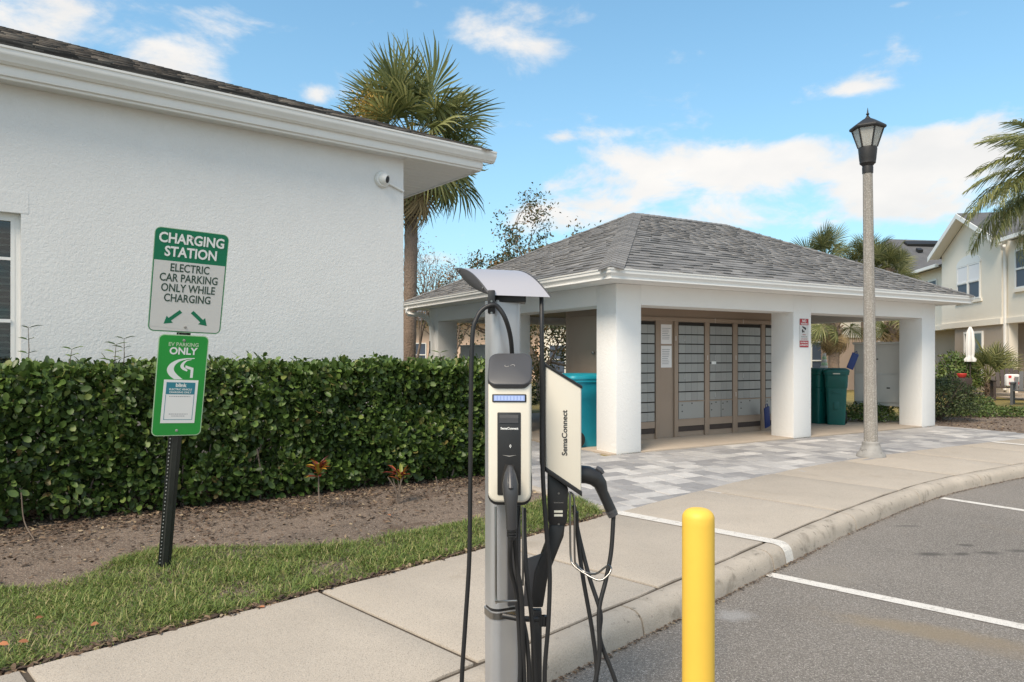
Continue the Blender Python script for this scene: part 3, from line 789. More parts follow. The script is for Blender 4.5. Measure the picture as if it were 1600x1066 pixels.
# ---- hedge
def hedge_pt(u, d, z): p = H0 + HD * u + HN * d; return np.array([p.x, p.y, z])
def htop(u): return 1.29 + .05 * mnoise.noise(Vector((u * 1.3, 0, 0))) + .06 * mnoise.noise(Vector((u * 4, 5, 0)))
def hfront(u, z): return .09 * mnoise.noise(Vector((u * 1.1, z * 1.6, 2))) + .08 * mnoise.noise(Vector((u * 3.5, z * 3.5, 7))) + (.1 * (.25 - z) / .25 if z < .25 else 0)
def hedge():
    root = thing('hedge', 'long clipped dark green hedge running along the foot of the grey stucco wall', 'hedge', tuple(H0 + HD * -2))
    pos, ax, nr, Ls, Ws, score = [], [], [], [], [], []
    U0, U1, TH = -8.5, .12, 1.0
    def put(u, d, z, n, big=1.0):
        p = hedge_pt(u, d, z); pos.append(p)
        nrm = np.array(n) + rng.normal(0, .55, 3) + np.array([0, 0, .45]); nr.append(nrm)
        a = np.array(n) * rng.uniform(.1, .9) + rng.normal(0, .6, 3) + np.array([0, 0, rng.uniform(-.2, .8)]); ax.append(a)
        L = (.042 + .062 * rng.random() ** 1.4) * big; Ls.append(L); Ws.append(L * rng.uniform(.52, .72))
    nf = (-HN.x, -HN.y, 0); ne = (HD.x, HD.y, 0)
    for _ in range(44000):
        u = U1 - abs(U1 - U0) * rng.random() ** 1.35; zt = htop(u); z = zt * rng.random() ** .9
        if z < .1 and rng.random() < .5: continue
        dpt = rng.exponential(.09)
        cl = mnoise.noise(Vector((u * 2.7, z * 2.7, 11)))
        if dpt < .08 and cl < -.2: dpt += .16 * min(1, (-cl - .2) * 5)
        put(u, hfront(u, z) + dpt, z, nf, 1.0 + .25 * cl)
    for _ in range(14000):
        u = U1 - abs(U1 - U0) * rng.random() ** 1.35; d = rng.uniform(0, TH)
        z = htop(u) + .07 * mnoise.noise(Vector((u * 5, d * 5, 1))) - rng.exponential(.06) + (rng.uniform(0, .07) if rng.random() < .12 else 0)
        put(u, d + .03, z, (0, 0, 1), .85)
    for _ in range(3800):
        d = rng.uniform(0, TH); z = 1.33 * rng.random()
        put(U1 + .05 + .06 * mnoise.noise(Vector((d * 3, z * 3, 4))) - rng.exponential(.08), d, z, ne)
    for _ in range(6000):     # inner leaves so that no daylight passes
        u = rng.uniform(U0, U1 - .05); put(u, rng.uniform(.3, .8), rng.uniform(.12, 1.25), nf, 1.2)
    pos = np.array(pos); ax = np.array(ax); nr = np.array(nr); Ls = np.array(Ls); Ws = np.array(Ws)
    depth = (pos[:, :2] - np.array([H0.x, H0.y])) @ np.array([HN.x, HN.y])
    scr = 800 + F * pos[:, 0] / pos[:, 1]
    sz = Ls / pos[:, 1] - .02 * np.clip(depth, 0, 1) - (scr < -20) * 1 - (scr > 760) * 1
    big = np.argsort(-sz)[:300]
    rest = np.ones(len(pos), bool); rest[big] = False
    brighter = np.array([z > htop(0) - .16 + .1 * mnoise.noise(Vector((x * 4, y * 4, z * 4))) or mnoise.noise(Vector((x * 2.6, y * 2.6, z * 2.6 + 30))) > .22 for x, y, z in pos])
    for sel, nm, mt in ((rest & ~brighter, 'foliage', M_['hedge']), (rest & brighter, 'bright_foliage', M_['hedge_bright'])):
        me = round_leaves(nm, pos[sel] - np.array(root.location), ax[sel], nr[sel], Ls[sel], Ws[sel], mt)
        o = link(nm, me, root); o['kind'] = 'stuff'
    lm = np_mesh('leaf', HLEAF_V, HLEAF_T, M_['hedge_o'], True)
    Rm = frames(ax[big], nr[big])
    for i, j in enumerate(big):
        Mx = Matrix.Identity(4)
        s3 = (Ls[j], Ws[j], Ls[j])
        for r in range(3):
            for c in range(3): Mx[r][c] = float(Rm[i][r][c] * s3[c])
            Mx[r][3] = float(pos[j][r])
        link('leaf', lm, root, Mx)
    # stems at the foot and sprigs above the top
    st = MB()
    for _ in range(70):
        st = MB(); u = rng.uniform(-5, U1); d = rng.uniform(.12, .5); p = Vector(hedge_pt(u, d, -.02)); q = p + Vector((rng.normal(0, .08), rng.normal(0, .08), rng.uniform(.35, .8)))
        st.tube([p, p.lerp(q, .5) + Vector((rng.normal(0, .02), rng.normal(0, .02), 0)), q], [.012, .009, .006], 5)
        st.build('stem', M_['bark'], root)
    sp = MB(); lp, la, ln = [], [], []
    tops = [(172, 560, .2), (190, 560, .26), (42, 560, .34), (100, 566, .16), (690, 562, .14), (470, 566, .06), (595, 566, .05), (330, 566, .04), (655, 570, .08)]
    for (px, py, h) in tops:
        # where the view ray at this column meets the hedge's mid line
        k = (px - 800) / F
        u = (k * (H0.y + HN.y * .35) - (H0.x + HN.x * .35)) / (HD.x - k * HD.y)
        p = Vector(hedge_pt(u, .35, htop(u) - .1)); q = p + Vector((rng.normal(.02, .04), rng.normal(0, .03), h + .12))
        sp = MB(); sp.tube([p, p.lerp(q, .55) + Vector((.012, 0, 0)), q], [.005, .004, .002], 5)
        sp.build('sprig', M_['bark'], root)
        for f in (.5, .75, .97):
            for sgn in (-1, 1):
                lp.append(np.array(p.lerp(q, f))); a = rng.uniform(-.5, .5)
                la.append([sgn * math.cos(a), math.sin(a), .35]); ln.append([-.3 * sgn, -.2, 1])
    n = len(lp)
    me = leaves('sprig_leaves', np.array(lp) - np.array(root.location), np.array(la), np.array(ln), rng.uniform(.07, .12, n), rng.uniform(.035, .055, n), M_['hedge'])
    link('sprig_leaves', me, root)['kind'] = 'stuff'
hedge()

# ================================================================== ROOF TILES
def shingle_roof(parent, origin, eu, ev, en, ulen, vlen, umin, umax, expo, mats, nobj, sink=0.0):
    """lay overlapping shingles on a plane; umin/umax give the roof's extent at height v; nearest nobj are separate objects"""
    items = []
    rows = int(vlen / expo) + 1
    for r in range(rows):
        v = r * expo
        if v > vlen - .01: break
        a, b = umin(min(v + expo * .5, vlen)), umax(min(v + expo * .5, vlen))
        if b - a < .04: continue
        u = a - rng.uniform(0, .3)
        while u < b:
            w = rng.choice([.16, .2, .24, .3]); u0, u1 = max(u, a), min(u + w, b); u += w
            if u1 - u0 < .03: continue
            c = origin + eu * (u0 + u1) / 2 + ev * (v + .07)
            items.append((u0, u1, v, (c - Vector((0, 0, EYE))).length, min(expo + .02, vlen - v)))
    items.sort(key=lambda q: q[3])
    cache = {}
    def tri_of(w, l, th): 
        # thin wedge: butt end thick and raised, head end tucked under the next course
        return [(0, 0, 0), (w, 0, 0), (w, l, 0), (0, l, 0), (0, 0, th), (w, 0, th), (w, l, .004), (0, l, .004)]
    FS = [(0, 3, 2, 1), (4, 5, 6, 7), (0, 1, 5, 4), (1, 2, 6, 5), (2, 3, 7, 6), (3, 0, 4, 7)]
    B = frame(origin, eu, ev, en)
    V = []; Fc = []
    for i, (u0, u1, v, d, r) in enumerate(items):
        th = rng.choice([.012, .019, .027]); l = r
        if i < nobj:
            key = (round(u1 - u0 - .004, 2), th, round(l, 3))
            if key not in cache:
                m = MB(); m.add(tri_of(key[0], l, th), FS); cache[key] = m.mesh('shingle', mats[0])
            link('shingle', cache[key], parent, B @ Matrix.Translation((u0 + .002, v, 0)))
        else:
            b0 = len(V); L = WL.get(parent, Vector((0, 0, 0)))
            for p in tri_of(u1 - u0 - .004, l, th):
                q = B @ (Vector(p) + Vector((u0 + .002, v, 0))) - L; V.append(q)
            Fc += [[b0 + k for k in f] for f in FS]
    if Fc:
        o = link('shingle_field', np_mesh('shingle_field', V, Fc, mats[1]), parent); o['kind'] = 'stuff'

def cap_row(parent, p, q, n1, n2, material, step=.15, w=.17, name='ridge_cap'):
    """overlapping folded cap shingles along a hip or ridge from p (low) to q"""
    p, q = Vector(p), Vector(q); d = (q - p); L = d.length; d.normalize()
    n1 = Vector(n1).normalized(); n2 = Vector(n2).normalized()
    s1 = n1.cross(d); s1 = s1 if s1.dot(n2) < 0 else -s1
    s2 = n2.cross(d); s2 = s2 if s2.dot(n1) < 0 else -s2
    up = (n1 + n2).normalized()
    k = int(L / step)
    for i in range(k):
        a = p + d * (i * step); b = a + d * (step + .03)
        lift0, lift1 = .036, .026
        pts = []
        for (c, lf) in ((a, lift0), (b, lift1)):
            for (s_, n_) in ((s1, n1), (None, up), (s2, n2)):
                base = c + (s_ * w if s_ is not None else Vector((0, 0, 0)))
                pts += [base + n_ * lf, base + n_ * (lf - .012)]
        m = MB()
        # top 0,2,4 / bottom 1,3,5 at a ; 6.. at b
        m.add(pts, [(0, 2, 8, 6), (2, 4, 10, 8), (1, 7, 9, 3), (3, 9, 11, 5), (0, 1, 3, 2), (2, 3, 5, 4), (6, 8, 9, 7), (8, 10, 11, 9), (0, 6, 7, 1), (4, 5, 11, 10)])
        m.build(name, material, parent)

# ================================================================== CLUBHOUSE
def window_unit(parent, T, x0, x1, z0, z1, y, fr=M_['trim'], pane=M_['glass'], sash=True, t=.05, depth=.06, muntin=0):
    m = MB(T)
    m.box(x0, y, z0, x1, y + depth, z0 + t); m.box(x0, y, z1 - t, x1, y + depth, z1)
    m.box(x0, y + .001, z0 + t, x0 + t, y + depth - .001, z1 - t); m.box(x1 - t, y + .001, z0 + t, x1, y + depth - .001, z1 - t)
    w = m.build('window', fr, parent)
    zm = (z0 + z1) / 2
    if sash:
        s = MB(T); s.box(x0 + t, y - .012, zm - t / 2, x1 - t, y + depth * .6, zm + t / 2); s.build('sash_rail', fr, w)
    p = MB(T); p.box(x0 + t, y + depth * .45, z0 + t, x1 - t, y + depth * .45 + .006, z1 - t); p.build('pane', pane, w)
    return w

def clubhouse():
    root = thing('clubhouse', 'light grey stucco clubhouse with white gutter and dark shingle roof behind the hedge', 'building', tuple(A0))
    w = MB(BF); WT = .25
    wx0, wx1, wz0, wz1 = -6.0, -4.094, .75, 2.75
    w.box(wx1, 0, -.05, 0, WT, 4.0); w.box(-15, 0, -.05, wx0, WT, 4.0); w.box(wx0, 0.0, wz1, wx1, WT, 4.0); w.box(wx0, 0, -.05, wx1, WT, wz0)
    w.box(-WT, WT, -.05, 0, 12, 4.0); w.box(-15, WT, -.05, -15 + WT, 12, 4.0)
    w.box(-15, 12, -.05, 0, 12 + WT, 4.0)
    w.build('wall', M_['stucco_grey'], root)
    h = MB(BF); h.box(wx0 - .12, -.0025, wz1, wx1 + .06, 0, wz1 + .2); h.build('window_header', M_['stucco_grey'], root)
    # window: recess, frame, sashes, blinds
    wr = window_unit(root, BF, wx0 + .001, wx1 - .045, wz0, wz1 - .04, .07, t=.032)
    j = MB(BF); j.box(wx1 - .045, .075, wz0, wx1 - .001, .16, wz1 - .001); j.build('jamb', M_['trim'], wr)
    j = MB(BF); j.box(wx0, .075, wz1 - .04, wx1 - .046, .16, wz1 - .001); j.build('head_jamb', M_['trim'], wr)
    mu = MB(BF)
    for z in (2.32, 1.28): mu.box(wx0 + .03, .077, z - .014, wx1 - .076, .097, z + .014)
    mu.box(wx0 + .95 - .014, .076, wz0 + .05, wx0 + .95 + .014, .096, wz1 - .1)
    mu.build('muntin', M_['trim'], wr)
    for z in np.arange(wz0 + .1, wz1 - .12, .062):
        s = MB(BF @ Matrix.Translation((0, .2, z)) @ Matrix.Rotation(R(24), 4, 'X')); s.box(wx0 + .05, -.024, -.0015, wx1 - .06, .024, .0015)
        s.build('blind_slat', M_['slat'], wr)
    d = MB(BF); d.box(wx0, .27, wz0, wx1, .9, wz1); d.build('dark_room', M_['dark'], root)
    # fascia, gutter, soffits
    f = MB(BF); f.box(-15, -.2, 3.93, 1.1, -.165, 4.15); f.build('fascia', M_['trim'], root, bevel=.006)
    f = MB(BF); f.box(1.075, -.163, 3.931, 1.099, 12.5, 4.15); f.build('fascia', M_['trim'], root)
    f = MB(BF); f.box(-15, -.228, 3.955, 1.105, -.201, 4.06); f.build('crown_moulding', M_['trim'], root, bevel=.012)
    prof = [(-.202, 4.05), (-.262, 4.05), (-.27, 4.06), (-.288, 4.068), (-.3, 4.095), (-.318, 4.112), (-.326, 4.13), (-.326, 4.168), (-.336, 4.172), (-.338, 4.192), (-.322, 4.194), (-.318, 4.178), (-.21, 4.178), (-.202, 4.178)]
    g = MB(BF); g.prism([(-15, n, z) for n, z in prof], (16.26, 0, 0)); gut = g.build('gutter', M_['trim'], root, smooth=True, angle=30)
    e = MB(BF); e.prism([(1.261, n, z) for n, z in prof], (.004, 0, 0)); e.build('end_cap', M_['trim'], gut)
    sf = MB(BF); sf.box(-15, -.164, 3.945, -.001, -.001, 3.96); sf.build('soffit', M_['smooth_white'], root)
    n = -.16
    while n < 6:
        s = MB(BF); s.box(.003, n, 3.945, 1.073, n + .3, 3.957); s.box(.003, n + .13, 3.941, 1.073, n + .15, 3.945); s.build('soffit_panel', M_['soffit'], root); n += .306
    s = MB(BF); s.box(.003, 6.2, 3.945, 1.073, 12.4, 3.957); s.build('soffit', M_['soffit'], root)
    # hip roof
    p = .405; ez = 4.185; e0 = -.3; ar = 1.2; half = 6.3
    rf = MB(BF)
    def Z(d): return ez + p * d
    r0 = (ar - half, e0 + half, Z(half)); r1 = (-15.4 + half, e0 + half, Z(half))
    c = [(ar, e0, ez), (ar, e0 + 2 * half, ez), (-15.4, e0 + 2 * half, ez), (-15.4, e0, ez)]
    rf.add(c + [r0, r1], [(0, 4, 5, 3), (0, 1, 4), (1, 2, 5, 4), (2, 3, 5), (0, 3, 2, 1)])
    roof = rf.build('roof', M_['deck'], root)
    k = math.sqrt(1 + p * p)
    org = BF @ Vector((ar, e0, ez)); ev = (EN + Vector((0, 0, p))).normalized(); en = (Vector((0, 0, 1)) - EN * p).normalized()
    shingle_roof(roof, org + en * .004, -EA, ev, en * 1, 15, half * k * .8, lambda v: v / k, lambda v: 15.0, .135, (M_['dshing'], M_['dshing_i']), 300)
    cap_row(roof, BF @ Vector(c[0]), BF @ Vector(r0), en, (EA * p + Vector((0, 0, 1))).normalized(), M_['dshing'], step=.14)
clubhouse()

def sec_camera():
    p = A0 + EA * -.309 + Vector((0, 0, 3.64)); nrm = -EN
    root = thing('security_camera', 'white round security camera on the grey wall below the eave', 'camera', tuple(p))
    M = frame((0, 0, 0), EA, Vector((0, 0, 1)), nrm)
    b = MB(); b.lathe([(.0, .0), (.098, .0), (.1, .03), (.092, .045), (.06, .05), (0, .05)], p, 28, M.to_3x3()); b.build('mount', M_['trim'], root, smooth=True)
    aim = (nrm + EA * .75 + Vector((0, 0, -.28))).normalized()
    M2 = aim.to_track_quat('Z', 'Y').to_matrix()
    c = p + nrm * .05
    m = MB(); m.lathe([(.0, -.04), (.06, -.04), (.07, -.015), (.072, .02), (.066, .045), (.056, .056), (.05, .05), (0, .05)], c, 28, M2); m.build('body', M_['trim'], root, smooth=True)
    m = MB(); m.lathe([(.0, .05), (.043, .051), (.041, .058), (.03, .064), (0, .066)], c, 24, M2); m.build('lens', M_['black'], root, smooth=True)
    m = MB(); m.lathe([(.104, .0), (.108, .0), (.108, .012), (.1, .02), (.098, .012)], p, 28, M.to_3x3()); m.build('base_ring', M_['locker'], root, smooth=True)
    t = MB(); q = A0 + EA * -.01 + nrm * .018 + Vector((0, 0, 3.53)); t.tube([p + nrm * .02 + EA * .06 + Vector((0, 0, -.03)), q], .017, 8); t.build('conduit', M_['trim'], root, smooth=True)
sec_camera()

# ================================================================== PAVILION
CW = .46
TX = 8.09; SX = 6.53
def pavilion():
    root = thing('mail_pavilion', 'white open mail pavilion with square columns and grey hip roof', 'pavilion', tuple(P1))
    cols = [(0, 0), (3.81, 0), (TX - CW, 0), (0, SX - CW), (3.81, SX - CW), (TX - CW, SX - CW), (0, 3.05), (TX - CW, 3.05)]
    for (t, s) in cols:
        m = MB(TF); m.box(t, s, -.03, t + CW, s + CW, 2.43); m.build('column', M_['stucco_white'], root, bevel=.007, seg=2)
    for (t0, t1) in ((CW, 3.81), (3.81 + CW, TX - CW)):
        for sy in (0.0, SX - CW):
            b = MB(TF); b.box(t0, sy + .0015, 2.14, t1, sy + CW - .0015, 2.4295); b.build('beam', M_['stucco_white'], root)
    for (s0, s1) in ((CW, 3.05), (3.05 + CW, SX - CW)):
        for tx in (0.0, TX - CW):
            b = MB(TF); b.box(tx + .0015, s0, 2.14, tx + CW - .0015, s1, 2.4295); b.build('beam', M_['stucco_white'], root)
    c = MB(TF); c.box(CW, CW, 2.3, TX - CW, SX - CW, 2.32); c.build('ceiling', M_['tan'], root)
    fl = MB(TF); fl.box(-.1, 0, -.06, TX + .1, SX + .1, .012); fl.build('floor', M_['slab'], root, bevel=.006)
    O = .5
    so = MB(TF)
    so.box(-O + .03, -O + .03, 2.431, TX + O - .03, 0, 2.445); so.box(-O + .03, SX, 2.431, TX + O - .03, SX + O - .03, 2.445)
    so.box(-O + .03, 0, 2.431, 0, SX, 2.445); so.box(TX, 0, 2.431, TX + O - .03, SX, 2.445)
    so.build('soffit', M_['stucco_white'], root)
    # fascia and K gutter all round, mitred
    prof = [(.0, 2.42), (.03, 2.42), (.055, 2.425), (.062, 2.47), (.085, 2.492), (.098, 2.51), (.098, 2.548), (.108, 2.552), (.11, 2.572), (.094, 2.574), (.09, 2.56), (0, 2.56)]
    O2 = O - .11
    g = MB(TF); cor = [(-1, -1), (1, -1), (1, 1), (-1, 1)]
    vs = []
    for (a, bb) in cor:
        for (d, z) in prof:
            t = (-O2 - d) if a < 0 else (TX + O2 + d); s = (-O2 - d) if bb < 0 else (SX + O2 + d); vs.append((t, s, z))
    n = len(prof); fs = [(i * n + k, ((i + 1) % 4) * n + k, ((i + 1) % 4) * n + (k + 1) % n, i * n + (k + 1) % n) for i in range(4) for k in range(n)]
    g.add(vs, fs); g.build('gutter', M_['trim'], root, smooth=True, angle=30)
    # roof
    e = O - .03; ez = 2.562; rz = 4.29; sr = SX / 2
    a1, a2 = 3.07, 5.74
    cs = [Vector((-e, -e, ez)), Vector((TX + e, -e, ez)), Vector((TX + e, SX + e, ez)), Vector((-e, SX + e, ez))]
    r1, r2 = Vector((a1, sr, rz)), Vector((a2, sr, rz))
    rf = MB(TF); rf.add(cs + [r1, r2], [(0, 1, 5, 4), (1, 2, 5), (2, 3, 4, 5), (3, 0, 4), (0, 3, 2, 1)])
    roof = rf.build('roof', M_['deck'], root)
    R3 = TF.to_3x3()
    def plane(o, u, run, uL, lo, hi, nobj):
        # o eave corner, u along eave, run = vector from eave straight up to ridge line
        uu = (R3 @ u).normalized(); vv = (R3 @ run); L = vv.length; vv.normalize(); nn = uu.cross(vv)
        if nn.z < 0: nn = -nn
        uu2 = uu
        shingle_roof(roof, TF @ o + nn * .004, uu2, vv, nn, uL, L, lambda v: lo * v / L, lambda v: uL - hi * v / L, .15, (M_['shing'], M_['shing_i']), nobj)
        return nn
    W = TX + 2 * e; D = SX + 2 * e; H = rz - ez
    nF = plane(cs[0], Vector((1, 0, 0)), Vector((0, sr + e, H)), W, a1 + e, TX + e - a2, 215)
    nL = plane(cs[0], Vector((0, 1, 0)), Vector((a1 + e, 0, H)), D, sr + e, sr + e, 85)
    nR = plane(cs[1], Vector((0, 1, 0)), Vector((-(TX + e - a2), 0, H)), D, sr + e, sr + e, 0)
    nB = plane(cs[3], Vector((1, 0, 0)), Vector((0, -(sr + e), H)), W, a1 + e, TX + e - a2, 0)
    cap_row(roof, TF @ cs[0], TF @ r1, nF, nL, M_['shing']); cap_row(roof, TF @ cs[1], TF @ r2, nF, nR, M_['shing'])
    cap_row(roof, TF @ cs[3], TF @ r1, nB, nL, M_['shing']); cap_row(roof, TF @ r2, TF @ r1, nF, nB, M_['shing'])
    # downspout at the rear left corner
    d = MB(TF)
    x, y = -O2 - .04, SX + .12
    for path in ([(x, y, 2.44), (x, y, 2.32), (-.055, y - .35, 2.05), (-.055, y - .35, .05)],):
        pts = [Vector(p) for p in smooth_path(path, 4)]
        d.tube(pts, .055, 4)
    d.build('downspout', M_['trim'], root)
    # small switch box and conduit on that column
    k = MB(TF); k.box(-.03, SX - .14, 1.45, -.002, SX - .06, 1.72); k.build('switch_box', M_['black'], root)
pavilion()

# ---- mail kiosk
def kiosk():
    S0 = 1.1
    root = thing('mail_kiosk', 'tan mail kiosk wall standing under the pavilion roof', 'mail kiosk', tuple(TF @ Vector((2.9, 1.6, 0))))
    m = MB(TF); m.box(.62, S0, .013, 5.15, S0 + 1.04, 2.298); m.build('body', M_['tan'], root)
    dr = MB(TF); dr.box(.6, S0 + .12, .05, .619, S0 + .92, 2.05); d_ = dr.build('side_door', M_['tan'], root, bevel=.004)
    kn = MB(); kp = TF @ Vector((.57, S0 + .2, 1.45)); kn.lathe([(0, -.02), (.025, -.015), (.03, 0), (.025, .015), (0, .02)], kp, 12); kn.build('door_knob', M_['chrome'], d_, smooth=True)
    # battens between the banks
    for (a, b) in ((1.2, 1.345), (1.70, 1.78), (2.12, 2.205), (2.835, 2.945), (3.535, 3.65), (4.28, 4.385), (5.0, 5.13)):
        k = MB(TF); k.box(a, S0 - .035, .013, b, S0 - .001, 1.985); k.build('batten', M_['tan'], root, bevel=.004)
    k = MB(TF); k.box(.63, S0 - .03, 1.986, 5.13, S0 - .001, 2.05); k.build('batten', M_['tan'], root)
    banks = [(1.35, 1.695, 2, 10, .3, 0, 'leftmost mailbox bank with ten rows of small grey doors'),
             (2.21, 2.83, 4, 8, .62, 1, 'mailbox bank right of the paper notices with one wide parcel door'),
             (2.95, 3.53, 4, 8, .62, 2, 'middle mailbox bank with two parcel doors and a white sticker'),
             (3.655, 4.275, 4, 8, .62, 1, 'mailbox bank left of the blue panel with one wide parcel door'),
             (4.39, 4.995, 4, 8, .62, 2, 'mailbox bank half hidden behind the middle column')]
    door_cache = {}
    for (t0, t1, nc, nr_, zb, npar, lab) in banks:
        b = thing('mailbox_bank', lab, 'mailboxes', tuple(TF @ Vector(((t0 + t1) / 2, S0 - .02, zb))), group='mailbox banks in the kiosk wall')
        f = MB(TF); f.box(t0 + .002, S0 - .012, .1, t1 - .002, S0 - .002, 1.975); f.build('frame', M_['gap'], b)
        lo = MB(TF); lo.box(t0 + .004, S0 - .02, .19, t1 - .004, S0 - .0125, .30 if npar else zb); lo.build('kick_panel', M_['tan'], b)
        vn = MB(TF)
        vn.box(t0 + .01, S0 - .0135, .1, t1 - .01, S0 - .0125, .18); vn.build('vent_recess', M_['wood_dk'], b)
        zt = 1.93
        dw = (t1 - t0 - .03) / nc; dh = (zt - zb) / nr_
        key = (round(dw, 3), round(dh, 3))
        if key not in door_cache:
            m = MB(); m.box(0, -.014, 0, dw - .004, 0, dh - .02)
            m.box(dw * .42, -.0165, dh * .3, dw * .5, -.0141, dh * .42)
            door_cache[key] = m.mesh('mail_door', M_['mailgrey'])
        tgm = None
        for r in range(nr_):
            for c in range(nc):
                Mx = TF @ Matrix.Translation((t0 + .015 + c * dw, S0 - .0125, zb + r * dh + .007))
                dd = link('mail_door', door_cache[key], b, Mx)
                if rng.random() < .33:
                    tg = MB(TF); tx = t0 + .015 + c * dw + dw * .84; zz = zb + r * dh
                    tg.box(tx - .006, S0 - .0285, zz + dh * .26, tx + .013, S0 - .0268, zz + dh * .76); tg.build('name_tag', M_['paper'], dd)
        if npar:
            w = (t1 - t0 - .02) / npar
            for q in range(npar):
                m = MB(TF); x0 = t0 + .01 + q * w
                m.box(x0 + .006, S0 - .024, .315, x0 + w - .006, S0 - .0125, .605)
                pd = m.build('parcel_door', M_['mailgrey'], b, bevel=.002, seg=1)
                lk = MB(TF)
                for (fx, fz) in ((.12, .82), (.12, .45), (.5, .9)): lk.box(x0 + w * fx, S0 - .028, .315 + .29 * fz - .01, x0 + w * fx + .02, S0 - .0241, .315 + .29 * fz + .01)
                lk.build('lock', M_['black'], pd)
            for z in (.606, .298):
                fr = MB(TF); fr.box(t0 + .002, S0 - .03, z, t1 - .002, S0 - .0245, z + .016); fr.build('trim_rail', M_['tan'], b)
        if 'sticker' in lab:
            m = MB(TF); m.box(t0 + .05, S0 - .0285, 1.25, t0 + .16, S0 - .0268, 1.3); m.build('sticker', M_['whitetxt'], b)
    for (z0, z1, wh) in ((1.6, 1.93, 'upper'), (1.2, 1.57, 'lower')):
        p = MB(TF); p.box(1.84, S0 - .004, z0, 2.08, S0 - .0015, z1)
        o = p.build('paper_notice', M_['paper']); tag(o, wh + ' white paper notice taped to the tan kiosk wall', 'notice', 'paper notices on the kiosk')
        i = MB(TF)
        for z in np.arange(z1 - .07, z0 + .05, -.03): i.box(1.865, S0 - .0052, z, 1.865 + rng.uniform(.12, .19), S0 - .0042, z + .008)
        i.build('print', M_['ink'], o)
    # blue panel leaning on the kiosk foot
    q = thing('plastic_board', 'navy blue plastic board leaning tilted against the foot of the mailboxes', 'board', tuple(TF @ Vector((4.27, .9, .1))))
    m = MB(TF @ Matrix.Translation((4.27, .93, .27)) @ Matrix.Rotation(R(-16), 4, 'Y') @ Matrix.Rotation(R(10), 4, 'X')); m.box(-.07, -.012, -.2, .07, .012, .2); m.build('board', M_['bluebox'], q, bevel=.008)
    m = MB(TF @ Matrix.Translation((4.27, .93, .27)) @ Matrix.Rotation(R(-16), 4, 'Y') @ Matrix.Rotation(R(10), 4, 'X')); m.tube([(-.03, 0, .2), (-.02, 0, .26), (.02, 0, .26), (.03, 0, .2)], .008, 6); m.build('loop_handle', M_['bluebox'], q)
kiosk()

def warn_sign():
    T = TF @ Matrix.Translation((3.81 + .265, -.003, 0))
    Y0 = (TF @ Vector((4.07, 0, 0))).y
    z1 = EYE + (HOR - 498) / F * Y0; z0 = EYE + (HOR - 543) / F * Y0
    root = thing('warning_sign', 'small red and white no trespassing sign on the middle column', 'sign', tuple(T @ Vector((0, 0, (z0 + z1) / 2))))
    w = .118; H = z1 - z0
    b = MB(T); b.box(-w, -.004, z0, w, 0, z1); b.build('board', M_['signwhite'], root, bevel=.002)
    r = MB(T); r.box(-w + .004, -.0056, z1 - H * .225, w - .004, -.0042, z1 - .004); r.build('top_band', M_['red'], root)
    r = MB(T); r.box(-w + .004, -.0056, z0 + .004, w - .004, -.0042, z0 + H * .235); r.build('bottom_band', M_['red'], root)
    def tx(s, size, z, mt, sq=1, bold=.001): text(s, size, T @ Matrix.Translation((0, -.0064, z)) @ Matrix.Rotation(R(90), 4, 'X'), mt, root, ex=.0003, bold=bold, squeeze=sq)
    tx('NO', .066, z1 - H * .085, M_['whitetxt'], 1, .002)
    tx('TRESPASSING', .038, z1 - H * .185, M_['whitetxt'], .78)
    tx('VIOLATORS WILL', .033, z0 + H * .17, M_['whitetxt'], .74)
    tx('BE PROSECUTED', .036, z0 + H * .08, M_['whitetxt'], .74)
    tx('WARNING', .024, z0 + H * .44, M_['red'], .8, 0)
    tx('THIS PROPERTY IS UNDER', .02, z0 + H * .365, M_['blacktxt'], .68, 0)
    tx('VIDEO SURVEILLANCE', .022, z0 + H * .29, M_['red'], .75, 0)
    c = MB(T @ Matrix.Translation((0, -.005, z1 - H * .36)))
    c.prism([(-.05, 0, .05), (.05, 0, .02), (.045, 0, -.02), (.02, 0, -.01), (-.045, 0, .028)], (0, -.001, 0))
    c.prism([(-.06, 0, -.015), (-.03, 0, .0), (-.02, 0, -.05), (-.05, 0, -.07)], (0, -.001, 0))
    pts = [(.012 * math.cos(a) - .005, 0, -.045 + .02 * math.sin(a)) for a in np.linspace(0, 6.283, 12, endpoint=False)]
    c.prism(pts, (0, -.001, 0)); c.build('camera_icon', M_['blacktxt'], root)
warn_sign()

